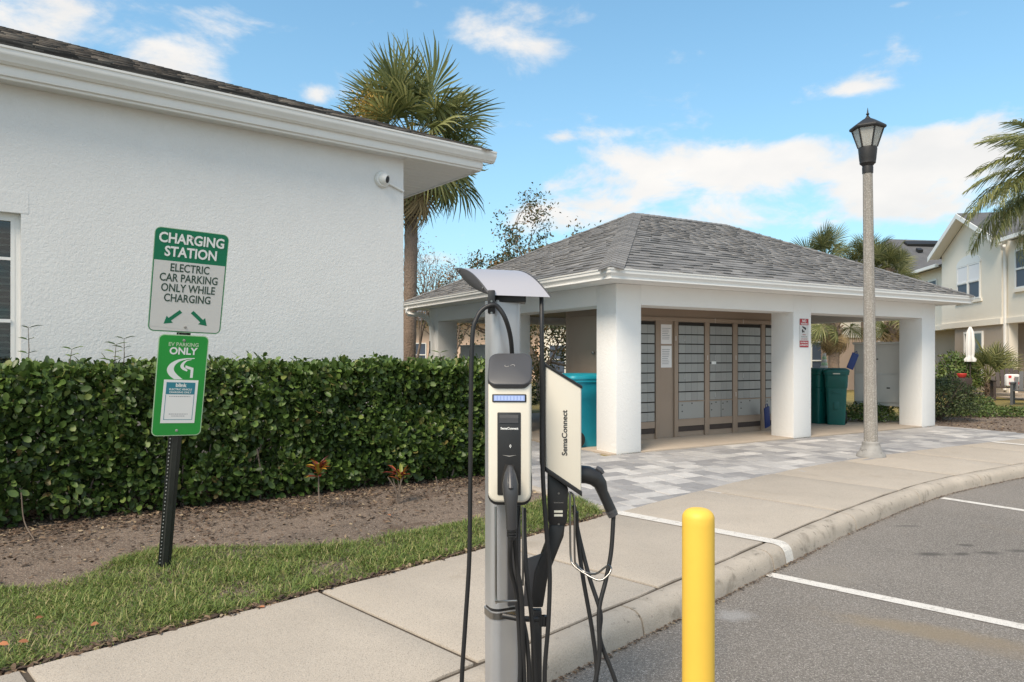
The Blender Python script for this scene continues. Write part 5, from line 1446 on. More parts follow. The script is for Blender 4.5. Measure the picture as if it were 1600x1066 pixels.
    m = MB(); m.tube(hp, [.036, .036, .034, .027, .021, .021, .022], 14); hd2 = m.build('charging_handle', M_['black'], root, smooth=True, angle=60)
    m = MB(); m.tube([at(932, 731, 2.83), at(938, 735, 2.83), at(942, 740, 2.83)], [.009, .011, .009], 8); m.build('trigger', M_['dgrey'], hd2)
    m = MB(); m.tube([at(954, 797, 2.83), at(958.5, 806, 2.83)], [.023, .021], 12); m.build('strain_ring', M_['dgrey'], hd2)

    # ---- cables
    def cable(pts, r=.0088):
        m = MB(); m.tube(smooth_path([at(*p) for p in pts], 9), r, 10); m.build('cable', M_['rubber'], root, smooth=True, angle=80)
    bot = 1121
    cable([(801, 585, 2.77), (800.5, 565, 2.765), (798, 529, 2.73), (790, 499, 2.7), (778, 480, 2.7), (768, 477, 2.695), (755, 483, 2.69), (745, 497, 2.68), (738, 528, 2.67), (735.5, 640, 2.66), (735, 720, 2.66), (734.5, 789, 2.66), (733, 879, 2.66), (727, 975, 2.66), (721.5, 1066, 2.66), (722, 1150, 2.66), (745, 1186, 2.64), (790, 1150, 2.62), (812, 1066, 2.62), (808, 941, 2.63), (798, 890, 2.6), (797, 860, 2.56), (799, 838, 2.55)])
    cable([(846, 463, 2.8), (846.5, 520, 2.75), (847, 640, 2.745), (847, 690, 2.735), (849, 760, 2.73), (855, 846, 2.73), (859, 897, 2.73), (857, 970, 2.71), (851, 1060, 2.7), (858, 1140, 2.69), (890, 1165, 2.7), (920, 1100, 2.72), (936, 1030, 2.74), (936, 955, 2.76), (947, 905, 2.79), (955, 861, 2.81), (958.7, 806, 2.83)])
    cable([(901, 800, 2.85), (902, 830, 2.85), (910, 897, 2.84), (926, 990, 2.82), (932, 1060, 2.8), (920, 1150, 2.78)])
    cable([(897, 790, 2.87), (903, 830, 2.87), (920, 899, 2.84), (938, 957, 2.8), (938, 1000, 2.78), (962, 1066, 2.76), (975, 1130, 2.76), (930, 1172, 2.76)])
    cable([(803, 842, 2.57), (808, 885, 2.6), (815, 935, 2.61), (817, 1000, 2.62), (819, 1066, 2.63), (822, 1150, 2.63)])
    cable([(819, 794, 2.69), (819.5, 840, 2.68), (823, 900, 2.66), (831, 970, 2.66), (836, 1066, 2.66), (840, 1150, 2.66)])
    cable([(810, 790, 2.7), (806, 850, 2.68), (812, 940, 2.65), (823, 1000, 2.64), (827, 1066, 2.64), (826, 1150, 2.64)])
    def rod(pts, r=.0042):
        m = MB(); m.tube(smooth_path([at(*p) for p in pts], 6), r, 8); m.build('cable_hook', M_['chrome'], root, smooth=True, angle=80)
    rod([(774.5, 792, 2.68), (774.8, 860, 2.66), (775, 934, 2.65), (777, 940, 2.63), (790, 939.5, 2.6), (808, 939, 2.58)])
    rod([(816.5, 792, 2.68), (817, 850, 2.67), (817, 915, 2.66)])
    rod([(889, 770, 2.79), (890.5, 776, 2.785), (891, 840, 2.78), (892, 872, 2.775), (897, 884, 2.76), (913, 896, 2.73), (936, 907, 2.7), (950, 899, 2.7), (955, 889, 2.71), (951, 884, 2.73), (945, 887, 2.74), (930, 897, 2.76), (912, 893, 2.79), (901, 882, 2.8), (898, 870, 2.8), (897.5, 790, 2.8), (896, 775, 2.8), (891, 769, 2.8)])
station()

# ================================================================== PLANTS
def tube_branch(mb, p, d, L, r, depth, tips, spread=.6, up=.1, seg=4, kids=3, shrink=.68):
    pts = [p]; q = p.copy(); dd = d.normalized()
    for i in range(seg):
        dd = (dd + Vector(rng.normal(0, .13, 3)) + Vector((0, 0, up * .3))).normalized(); q = q + dd * L / seg; pts.append(q.copy())
    mb.tube(pts, [r * (1 - .45 * i / seg) for i in range(seg + 1)], 6 if depth > 1 else 4, cap=False)
    if depth <= 0: tips.append((pts[-1], dd)); tips.append((pts[-2], dd)); return
    for k in range(kids):
        j = seg - int(rng.integers(0, 2)) if k else seg
        nd = (dd + Vector(rng.normal(0, spread, 3)) + Vector((0, 0, up))).normalized()
        tube_branch(mb, pts[j], nd, L * shrink * rng.uniform(.8, 1.15), r * .55, depth - 1, tips, spread, up, 3, kids, shrink)

def tree(name, label, base, trunk_h, L, r, depth, leaf_m, per_tip, lsz, cat='tree', spread=.6, group=None, lean=(0, 0, 1), kids=3, trunks=1, cl=.28):
    root = thing(name, label, cat, tuple(base), group=group)
    mb = MB(); tips = []
    for t in range(trunks):
        d = Vector(lean) + (Vector((rng.normal(0, .25), rng.normal(0, .25), 0)) if trunks > 1 else Vector((0, 0, 0)))
        tube_branch(mb, Vector(base) + Vector((rng.normal(0, .06), rng.normal(0, .06), -.05)), d, trunk_h, r, depth, tips, spread, .18, 5, kids, L)
    mb.build('trunk', M_['bark'], root, smooth=True)
    pos, ax, nr = [], [], []
    for (p, d) in tips:
        for _ in range(int(rng.poisson(per_tip))):
            pos.append(np.array(p) + rng.normal(0, cl, 3)); ax.append(rng.normal(0, 1, 3) + np.array([0, 0, -.3])); nr.append(rng.normal(0, 1, 3) + np.array([0, 0, .6]))
    if pos:
        n = len(pos); sz = rng.uniform(.7, 1.3, n) * lsz
        me = leaves('crown', np.array(pos) - np.array(base), np.array(ax), np.array(nr), sz, sz * .55, leaf_m)
        link('crown', me, root)['kind'] = 'stuff'
    return root

def shrub(name, label, base, rx, ry, h, n, lsz, leaf_m, group=None, flat=.75):
    root = thing(name, label, 'shrub', tuple(base), group=group)
    b = np.array(base)
    st = MB()
    for _ in range(22):
        e = Vector((rng.normal(0, rx * .5), rng.normal(0, ry * .5), h * rng.uniform(.5, .9)))
        st = MB(); st.tube([Vector(base) + Vector((rng.normal(0, .05), rng.normal(0, .05), -.03)), Vector(base) + e * .5, Vector(base) + e], [.016, .011, .005], 5)
        st.build('stem', M_['bark'], root)
    d = unit(rng.normal(0, 1, (n, 3))); d[:, 2] = np.abs(d[:, 2]) * 1.0 - .25
    rr_ = 1 - rng.exponential(.16, n); rr_ = np.clip(rr_, .2, 1.05)
    bump = np.array([1 + .18 * mnoise.noise(Vector(q) * 2.4 + Vector((b[0], 0, 0))) + .08 * mnoise.noise(Vector(q) * 6) for q in d])
    sgn = np.sign(d[:, 2]) * np.abs(d[:, 2]) ** flat
    P = np.stack([d[:, 0] * rx, d[:, 1] * ry, h * .42 + sgn * h * .58], -1) * (rr_ * bump)[:, None] * np.array([1, 1, 1])
    P[:, 2] = np.maximum(P[:, 2], .02)
    nr = d + rng.normal(0, .5, (n, 3)) + np.array([0, 0, .4]); ax = rng.normal(0, .7, (n, 3)) + d * .6
    sz = rng.uniform(.7, 1.3, n) * lsz
    me = leaves('foliage', P, ax, nr, sz, sz * .5, leaf_m)
    link('foliage', me, root)['kind'] = 'stuff'
    return root

def fan_frond(name, material, r, nseg, span, pet, droop, seed):
    """costapalmate fan: petiole along +X then folded, pointed segments; +Z is its upper face"""
    g = np.random.default_rng(seed); V = []; Fc = []
    def strip(a, w):
        b = len(V)
        for p, q in zip(a, w): V.append(p + q); V.append(p - q)
        for i in range(len(a) - 1): Fc.append((b + 2 * i, b + 2 * i + 1, b + 2 * i + 3, b + 2 * i + 2))
    pp = [np.array([x, 0, .08 * math.sin(x / pet * 1.6) - droop * .12 * x * x / pet]) for x in np.linspace(0, pet, 5)]
    strip(pp, [np.array([0, .02 - .002 * i, 0]) for i in range(5)]); strip(pp, [np.array([0, 0, .012])] * 5)
    tip = pp[-1]
    for k in range(nseg):
        a = (k / (nseg - 1) - .5) * span + g.normal(0, .02)
        L = r * (1.0 - .28 * abs(a / (span / 2)) ** 2) * g.uniform(.88, 1.08)
        d = np.array([math.cos(a), math.sin(a), 0]); w = np.array([-math.sin(a), math.cos(a), 0])
        costa = np.array([.22 * r * max(0, math.cos(a)), 0, -.04 * r])
        pts, ws = [], []
        for t in np.linspace(0, 1, 6):
            z = .1 * r * math.sin(t * 2.2) * abs(a) * .6 - droop * r * .55 * max(0, t - .35) ** 1.7 * g.uniform(.7, 1.35) - .06 * r * t
            pts.append(tip + costa * min(1, t * 3) + d * L * t * (1 - droop * .14 * t) + np.array([0, 0, z]))
            wid = r * span / nseg * .36 * (min(t, .5) * 1.1 + .03) * (1 if t < .5 else max(0.05, (1 - t) / .5) ** .8)
            ws.append(w * wid + np.array([0, 0, wid * (.45 if k % 2 else -.45)]))
        strip(pts, ws)
    return np_mesh(name, V, Fc, material)

def sabal(name, label, base, crown_z, r, n, group=None, trunk_r=.17, mats=None, dead=6, flower=False, lean=(0, 0), seeds=0, lowmin=-.85):
    fm, dm = mats or (M_['frond'], M_['dead'])
    root = thing(name, label, 'palm tree', tuple(base), group=group)
    top = Vector(base) + Vector((lean[0], lean[1], crown_z - base[2]))
    pts = [Vector(base).lerp(top, t) + Vector((0, 0, 0)) for t in np.linspace(0, 1, 40)]; pts[0].z -= .05
    m = MB(); m.tube(pts, [trunk_r * (1.12 - .12 * min(1, t * 5) + .045 * (1 if i % 2 else -1) * rng.uniform(.2, 1) + (.12 if t > .86 else 0)) for i, t in enumerate(np.linspace(0, 1, 40))], 14); m.build('trunk', M_['palmtrunk'], root, smooth=True, angle=60)
    # old leaf-base stubs
    b = MB()
    for i in range(34):
        a = i * 2.4; z = top.z - .1 - .022 * i; o = Vector((math.cos(a), math.sin(a), 0)); c = Vector((top.x, top.y, z))
        b.tube([c + o * trunk_r * .8, c + o * (trunk_r + .1) + Vector((0, 0, .1))], [.04, .018], 5)
    b.build('boots', M_['palmtrunk'], root)
    variants = [fan_frond('frond', fm, r * .56, 36, R(255), r * .56, dr, seeds + k) for k, dr in enumerate((.35, .6, .9, 1.2))]
    dvar = fan_frond('dead_frond', dm, r * .55, 26, R(170), r * .5, 2.2, seeds + 9)
    for i in range(n):
        f = i / (n - 1); az = i * 2.39996 + rng.normal(0, .15)
        el = 1.4 - f ** .85 * (1.4 - lowmin) + rng.normal(0, .1)
        v = variants[min(3, int(f * 4 * .99))]
        Mx = Matrix.Translation(top + Vector((0, 0, -.04 - .14 * f))) @ Matrix.Rotation(az, 4, 'Z') @ Matrix.Rotation(-el, 4, 'Y') @ Matrix.Rotation(rng.normal(0, .75), 4, 'X') @ Matrix.Scale(rng.uniform(.8, 1.1), 4)
        link('frond', v, root, Mx)
    for i in range(dead):
        az = i * 6.283 / max(1, dead) + rng.normal(0, .3)
        Mx = Matrix.Translation(top + Vector((0, 0, -.2))) @ Matrix.Rotation(az, 4, 'Z') @ Matrix.Rotation(rng.uniform(.95, 1.35), 4, 'Y') @ Matrix.Rotation(rng.normal(0, .4), 4, 'X') @ Matrix.Scale(rng.uniform(.8, 1.05), 4)
        link('dead_frond', dvar, root, Mx)
    if flower:
        for (off, cnt, sz) in flower:
            p0 = top + Vector(off); k = cnt
            d = rng.normal(0, 1, (k, 3)) * np.array(sz); pos = np.array(p0) - np.array(base) + d
            me = leaves('flower_cluster', pos, rng.normal(0, 1, (k, 3)) + np.array([0, 0, -.6]), rng.normal(0, 1, (k, 3)), rng.uniform(.05, .1, k), rng.uniform(.015, .03, k), M_['flower'])
            link('flower_cluster', me, root)['kind'] = 'stuff'
    return root

def pinnate(name, material, L, seed):
    g = np.random.default_rng(seed); V = []; Fc = []
    def strip(a, w):
        b = len(V)
        for p, q in zip(a, w): V.append(p + q); V.append(p - q)
        for i in range(len(a) - 1): Fc.append((b + 2 * i, b + 2 * i + 1, b + 2 * i + 3, b + 2 * i + 2))
    def rach(t): return np.array([L * (t - .12 * t ** 3), 0, L * (.18 * math.sin(t * 2.4) - .42 * t ** 2.6)])
    rs = [rach(t) for t in np.linspace(0, 1, 14)]
    strip(rs, [np.array([0, .022 * (1.05 - i / 14), 0]) for i in range(14)]); strip(rs, [np.array([0, 0, .018 * (1.05 - i / 14)]) for i in range(14)])
    for t in np.linspace(.14, .995, 95):
        p = rach(t)
        for s in (-1, 1):
            ll = L * .24 * (math.sin(math.pi * (.12 + .82 * t)) ** .6) * g.uniform(.75, 1.15)
            a = g.uniform(.5, 1.0); d = np.array([.45 * a, s * g.uniform(.5, 1), g.uniform(-.1, .55)]); d /= np.linalg.norm(d)
            pts = [p + d * ll * u * (1 - .22 * u) + np.array([0, 0, -ll * .85 * u ** 2 * g.uniform(.7, 1.2)]) for u in (0, .35, .7, 1)]
            wv = np.cross(d, [0, 0, 1.]); wv /= np.linalg.norm(wv)
            strip(pts, [wv * .009, wv * .011, wv * .008, wv * .002])
    return np_mesh(name, V, Fc, material)

def vegetation():
    # the tall cabbage palm behind the clubhouse corner
    sabal('palm_tree', 'tall fan palm with full round crown rising behind the clubhouse corner', (-2.55, 17.5, -.02), 6.72, 2.0, 60, trunk_r=.165, dead=5,
          flower=[((-.85, -1.15, .4), 900, (.2, .18, .17)), ((.25, -.9, -.25), 420, (.25, .2, .18))], lean=(.1, 0), seeds=10)
    # palms beyond the pavilion
    far = (M_['frond_far'], M_['dead'])
    for (px, py, Y, r, lab) in ((1290, 402, 26, 1.15, 'small fan palm crown above the pavilion roof, left of the lamp post'), (1352, 410, 27, 1.2, 'fan palm crown above the roof directly behind the lamp post'), (1388, 415, 25.5, 1.0, 'fan palm crown above the roof, right of the lamp post')):
        p = at(px, py, Y)
        sabal('palm_tree', lab, (p.x, p.y, -.02), p.z - .1, r, 30, group='fan palms beyond the pavilion', trunk_r=.15, mats=far, dead=5, seeds=int(px), lowmin=-.4)
    p = at(1303, 492, 19.5)
    sabal('palm_tree', 'low fan palm with hanging straw coloured fronds seen behind the green bins', (p.x, p.y, -.02), p.z, .95, 18, group='fan palms beyond the pavilion', trunk_r=.14, dead=15, seeds=77)
    p = at(1398, 486, 20.5)
    sabal('palm_tree', 'low fan palm seen through the right bay above the parcel locker', (p.x, p.y, -.02), p.z, .9, 20, group='fan palms beyond the pavilion', trunk_r=.13, dead=6, seeds=91)
    # feather palm at the right edge
    base = (11.9, 15.0, -.02); ct = Vector((11.85, 15, 4.75))
    root = thing('palm_tree', 'feather palm with drooping fronds entering at the right edge of the picture', 'palm tree', base)
    m = MB(); m.tube([Vector(base).lerp(ct, t) for t in np.linspace(0, 1, 20)], [.15 + .012 * (i % 2) for i in range(20)], 12); m.build('trunk', M_['palmtrunk'], root, smooth=True)
    vs = [pinnate('frond', M_['frond'], 2.3, 40 + k) for k in range(3)]
    for i in range(20):
        az = i * 2.39996; el = rng.uniform(-.25, 1.05) if i > 4 else 1.1
        link('frond', vs[i % 3], root, Matrix.Translation(ct) @ Matrix.Rotation(az, 4, 'Z') @ Matrix.Rotation(-el, 4, 'Y') @ Matrix.Rotation(rng.normal(0, .2), 4, 'X'))
    for (az, el, s_) in ((180, .55, 1.0), (165, .1, .95), (195, .2, .95), (172, -.25, .85), (186, .9, .9), (150, .5, .9), (205, -.1, .8), (176, -.65, .8), (190, -.5, .85), (160, -.8, .75), (200, .75, .9)):
        link('frond', vs[int(az) % 3], root, Matrix.Translation(ct) @ Matrix.Rotation(R(az), 4, 'Z') @ Matrix.Rotation(-el, 4, 'Y') @ Matrix.Scale(s_, 4))
    # broadleaf trees
    tree('oak_tree', 'sparse dark leaved oak tree behind the pavilion roof', (1.0, 26, -.02), 2.2, .8, .17, 5, M_['oak'], 19, .115, spread=.9, kids=3, lean=(.12, 0, 1), cl=.16)
    tree('crape_myrtle', 'bare brown twiggy tree just right of the tall palm trunk', (-3.35, 24, -.02), 1.9, .74, .08, 4, M_['autumn'], 3.0, .07, spread=.38, group='bare crape myrtles behind the pavilion', trunks=2, kids=3, cl=.14)
    tree('crape_myrtle', 'bare brown twiggy tree between the palm trunk and the charging hood', (-2.2, 25.5, -.02), 1.7, .74, .07, 4, M_['autumn'], 4.0, .07, spread=.42, group='bare crape myrtles behind the pavilion', trunks=2, kids=3, cl=.14)
    tree('autumn_tree', 'low olive and brown leaved tree seen through the left bay of the pavilion', (.9, 22, -.02), 1.35, .62, .09, 3, M_['oak'], 40, .12, spread=.75, kids=3, cl=.25)
    # shrubs
    p = gnd(1497, 662); shrub('round_shrub', 'large rounded dark green shrub right of the corner column', (p.x + .12, p.y + .9, -.02), .78, .75, 1.12, 6500, .055, M_['shrub'])
    p = gnd(1556, 650); shrub('round_shrub', 'small low green shrub in front of the lawn at far right', (p.x - .1, p.y + .6, -.02), .5, .4, .5, 2600, .055, M_['shrub2'])
    p = gnd(1520, 651); shrub('ground_cover', 'low spreading green plants at the edge of the soil by the round shrub', (p.x + .4, p.y + .1, -.02), 1.3, .3, .26, 2200, .06, M_['shrub2'])
    p = gnd(1385, 668); shrub('low_shrub', 'low leafy plants at the foot of the parcel locker', (p.x + .25, p.y + 1.2, -.02), .55, .4, .45, 1500, .07, M_['shrub2'])
    for (t, s, rx, lab) in ((1.2, 7.3, .8, 'low green shrub behind the pavilion, seen left of the lettered charger'), (-.6, 7.5, .55, 'low green shrub by the downspout at the rear left column'), (2.6, 7.4, .7, 'low green shrub behind the mail kiosk')):
        p = TF @ Vector((t, s, -.02)); shrub('low_shrub', lab, (p.x, p.y, -.02), rx, .5, 1.05 if t > 0 else 1.45, 2600, .075, M_['shrub2'], group='shrubs behind the pavilion')
    # litter strip of soil right of the pavilion
    m = MB(TF); m.poly([(TX + .12, -2.6, -.012), (TX + 9, -2.6, -.012), (TX + 9, 1.0, -.012), (TX + .12, .9, -.012)])
    m2 = MB(); 
    ring = [TF @ Vector((TX + .12, sv, 0)) for sv in (-1.6, 1.0)]
    q = [kpt(s_, 1.41) for s_ in np.linspace(11.3, 18, 12)]
    q = [p for p in q if ts(p)[0] > TX + .1]
    m2.poly([(p.x, p.y, -.012) for p in q] + [((TF @ Vector((TX + 5, 1.4, 0))).x, (TF @ Vector((TX + 5, 1.4, 0))).y, -.012), (ring[1].x, ring[1].y, -.012), (ring[0].x, ring[0].y, -.012)])
    m2.build('soil_verge', M_['soil'], kind='structure')
    n = 1500; t = rng.uniform(TX + .15, TX + 4.5, n); s = rng.uniform(-1.7, 1.4, n)
    pos = np.array([TF @ Vector((a, b, -.008)) for a, b in zip(t, s)]); ok = np.array([koff(p)[0] > 1.5 for p in pos]); pos = pos[ok]; n = len(pos); an = rng.uniform(0, 6.28, n)
    me = leaves('leaf_litter', pos, np.stack([np.cos(an), np.sin(an), rng.normal(0, .3, n)], -1), np.stack([rng.normal(0, .4, n), rng.normal(0, .4, n), np.ones(n)], -1), rng.uniform(.03, .08, n), rng.uniform(.02, .04, n), M_['litter'])
    tag(link('leaf_litter', me), 'dry leaf litter on the soil verge right of the pavilion', 'leaf litter', kind='stuff')
    # crotons and twigs in the bed
    def croton(px, py, h, n, lab, bare):
        b = gnd(px, py, 0); root = thing('croton_plant', lab, 'plant', tuple(b), group='croton plants in the soil bed')
        st = MB(); tops = []
        for k in range(1 if not bare else 5):
            e = b + Vector((rng.normal(0, .1 if bare else .01), rng.normal(0, .05), h * rng.uniform(.75, 1) if bare else h))
            st = MB(); st.tube([b + Vector((0, 0, -.03)), b.lerp(e, .5) + Vector((rng.normal(0, .015), 0, 0)), e], [.009, .007, .005], 6); tops.append(e)
            st.build('stem', M_['bark'], root)
        L, A_, N_ = [], [], []
        for i in range(n):
            e = tops[i % (1 if not bare else 2)] if bare else tops[0]
            a = i * 2.4; el = rng.uniform(.05, 1.3); d = np.array([math.cos(a) * math.cos(el), math.sin(a) * math.cos(el), math.sin(el)])
            L.append(np.array(e) - np.array(b) + np.array([0, 0, rng.uniform(-.07, .03)])); A_.append(d); N_.append(np.array([-d[0] * .5, -d[1] * .5, 1]))
        me = leaves('croton_leaves', np.array(L), np.array(A_), np.array(N_), rng.uniform(.08, .16, n), rng.uniform(.035, .05, n), M_['croton']); link('croton_leaves', me, root)['kind'] = 'stuff'
    croton(500, 798, .36, 34, 'croton plant with red and yellow leaves on one bare stem', False)
    croton(622, 786, .3, 22, 'straggly croton with orange leaves and bare grey twigs, nearer the charger', True)
    for (pts, lab) in (([(535, 822), (538, 790), (530, 772)], 'bare forked twig standing in the soil between the two crotons'), ([(55, 846), (38, 815), (33, 770)], 'pale dead branch hanging out of the hedge at far left'), ([(688, 772), (684, 758), (681, 745)], 'short dead twig at the hedge foot near the charging station')):
        b = gnd(*pts[0]); m = MB(); P = [b] + [Vector(at(x, y, b.y + .05)) for x, y in pts[1:]]
        m.tube(smooth_path(P, 5), .005, 5)
        if 'forked' in lab: m.tube([P[1], P[1] + Vector((.05, 0, .09))], .004, 5)
        tag(m.build('twig', M_['pebble' if 'pale' in lab else 'bark']), lab, 'twig', 'dead twigs in the soil bed')
vegetation()

# ================================================================== FAR HOUSES
def far_roof_field(parent, T, mats, o, u, run, uL, lo, hi):
    pass

def house_right():
    C = Vector((18.6, 27.0, 0)); d = Vector((.183, .983, 0)).normalized()
    T = frame(C, d, Vector((d.y, -d.x, 0)))      # x along facade (away), y into the house (+X world), z up
    root = thing('cream_house', 'cream two storey house with gable and taupe ground floor at far right', 'house', tuple(C))
    w = MB(T); w.box(-.02, 0, 2.83, 5.5, 8, 5.95); w.build('upper_wall', M_['house'], root)
    w = MB(T); w.box(-9, .14, 2.83, -.021, 8, 5.75); w.build('upper_wall', M_['house'], root)
    w = MB(T); w.box(5.501, .5, 2.83, 10.5, 8, 5.6); w.build('upper_wall', M_['house'], root)
    w = MB(T); w.box(-.02, .03, -.02, 4.2, 8, 2.7); w.build('lower_wall', M_['house_dk'], root)
    w = MB(T); w.box(4.21, 1.3, -.02, 10.5, 8, 2.7); w.build('lower_wall', M_['house_dk'], root)
    w = MB(T); w.box(-9, 2.2, -.02, -.021, 8, 2.7); w.build('lower_wall', M_['house_dk'], root)
    b = MB(T); b.box(-.06, -.06, 2.6, 5.54, .5, 2.83); b.box(-9, .08, 2.62, -.07, 1.0, 2.83); b.box(5.55, .44, 2.62, 10.5, .9, 2.83); b.build('band', M_['house_w'], root)
    # gable
    zE, zA, xm = 5.95, 7.25, 2.75
    g = MB(T); g.prism([(0, 0.0, zE), (5.5, 0, zE), (xm, 0, zA - .05)], (0, 7, 0)); g.build('gable_wall', M_['house'], root)
    for sgn in (-1, 1):
        e = (xm + sgn * 3.05, zE - .1); n = Vector((0, 0, .1))
        r = MB(T); r.prism([(xm, -.45, zA), (e[0], -.45, e[1]), (e[0], -.45, e[1] + .1), (xm, -.45, zA + .12)], (0, 9, 0)); r.build('roof', M_['hroof'], root)
        f = MB(T); f.prism([(xm, -.5, zA - .1), (e[0], -.5, e[1] - .14), (e[0], -.5, e[1] + .08), (xm, -.5, zA + .1)], (0, .045, 0)); f.build('rake_board', M_['trim'], root)
        s = MB(T); s.prism([(xm, -.45, zA - .03), (e[0], -.45, e[1] - .03), (e[0], -.45, e[1] - .01), (xm, -.45, zA - .01)], (0, .44, 0)); s.build('soffit', M_['house_w'], root)
    # main roof planes either side
    r = MB(T); r.prism([(-9.4, -.26, 5.7), (-9.4, 4.5, 7.5), (-9.4, 8.6, 5.7)], (8.9, 0, 0)); r.build('roof', M_['hroof'], root)
    r = MB(T); r.prism([(5.9, .05, 5.6), (5.9, 4.5, 7.4), (5.9, 8.6, 5.6)], (4.9, 0, 0)); r.build('roof', M_['hroof'], root)
    gt = MB(T); gt.box(-9.4, -.4, 5.62, -.55, -.26, 5.76); gt.build('gutter', M_['trim'], root)
    gt = MB(T); gt.box(6.0, -.08, 5.52, 10.8, .05, 5.66); gt.build('gutter', M_['trim'], root)
    ds = MB(T); ds.tube([Vector(p) for p in smooth_path([(-.35, -.2, 5.6), (-.3, -.1, 5.4), (-.14, .06, 5.15), (-.14, .06, .1)], 3)], .055, 6); ds.build('downspout', M_['trim'], root)
    # twin window with arch head
    fr = MB(T); fr.box(1.55, -.05, 3.6, 3.95, -.001, 3.72); fr.build('sill', M_['house_w'], root)
    ar = MB(T); ar.prism([(2.75 + 1.12 * math.cos(t), 0, 5.22 + .38 * math.sin(t)) for t in np.linspace(0, math.pi, 14)], (0, -.04, 0)); ar.build('arch_head', M_['trim'], root)
    for (a, b_) in ((1.68, 2.72), (2.78, 3.82)):
        wu = window_unit(root, T, a, b_, 3.73, 5.21, -.05, pane=M_['shutter'], t=.06)
        bl = MB(T); bl.box(a + .07, -.038, 4.42, b_ - .07, -.026, 5.14); bl.build('blind', M_['blind'], wu)
    w1 = window_unit(root, T, 7.3, 8.6, 4.0, 5.1, .44, pane=M_['shutter'], t=.07)
    w2 = window_unit(root, T, -1.75, -.8, 3.85, 5.3, .08, pane=M_['shutter'], t=.07); m = MB(T); m.box(-1.85, .05, 3.73, -.7, .139, 3.85); m.build('sill', M_['house_w'], w2)
    w3 = window_unit(root, T, 1.5, 3.2, .3, 2.4, -.03, pane=M_['glass'], t=.09); m = MB(T); m.box(1.59, .0, .39, 3.11, .02, 2.31); m.build('blind', M_['greycab'], w3)
    d1 = MB(T); d1.box(4.9, 1.25, 0, 5.8, 1.299, 2.2); d1.build('door', M_['wood_dk'], root)
    d1 = MB(T); d1.box(4.7, 1.27, 0, 4.89, 1.298, 2.3); d1.build('door_frame', M_['trim'], root)
    lm = MB(T); lm.lathe([(0, 0), (.09, .02), (.06, .3), (.1, .33), (0, .45)], (-1.2, 2.1, 1.7), 8); lm.build('wall_light', M_['lampblk'], root)
    pt = MB(T); pt.box(-9, -1.5, -.03, -.3, 2.2, .02); pt.build('porch_slab', M_['slab'], root)
    po = MB(T); po.box(-.32, .12, .02, -.03, .42, 2.62); po.build('porch_post', M_['house_w'], root)

def house_roof_far():
    # dark roofed house further back, its roof showing left of the cream house
    root = thing('grey_roof_house', 'distant house whose dark grey hip roof shows left of the cream gable', 'house', (26.5, 46, 0))
    w = MB(); w.box(22.6, 43, -.02, 38, 53, 6.4); w.build('wall', M_['house_w'], root)
    r = MB(); r.add([(21.9, 42.2, 6.3), (39, 42.2, 6.3), (39, 54, 6.3), (21.9, 54, 6.3), (25.2, 47.5, 9.2), (35, 47.5, 8.9)], [(0, 1, 5, 4), (1, 2, 5), (2, 3, 4, 5), (3, 0, 4), (0, 3, 2, 1)]); rf = r.build('roof', M_['hroof'], root)
    # skylight strip and two vents
    def on(x, y): return 6.3 + (9.2 - 6.3) * (y - 42.2) / 5.3
    for (x0, x1, y) in ((25.8, 28.0, 46.6),):
        m = MB(); m.prism([(x0, y - .25, on(0, y - .25)), (x1, y - .25, on(0, y - .25)), (x1, y + .25, on(0, y + .25)), (x0, y + .25, on(0, y + .25))], (0, -.05, .12)); m.build('skylight', M_['lampblk'], rf)
    for x in (25.9, 27.6):
        m = MB(); m.prism([(x, 45.3, on(0, 45.3)), (x + .3, 45.3, on(0, 45.3)), (x + .3, 45.6, on(0, 45.6)), (x, 45.6, on(0, 45.6))], (0, -.06, .15)); m.build('roof_vent', M_['lampblk'], rf)
    return root

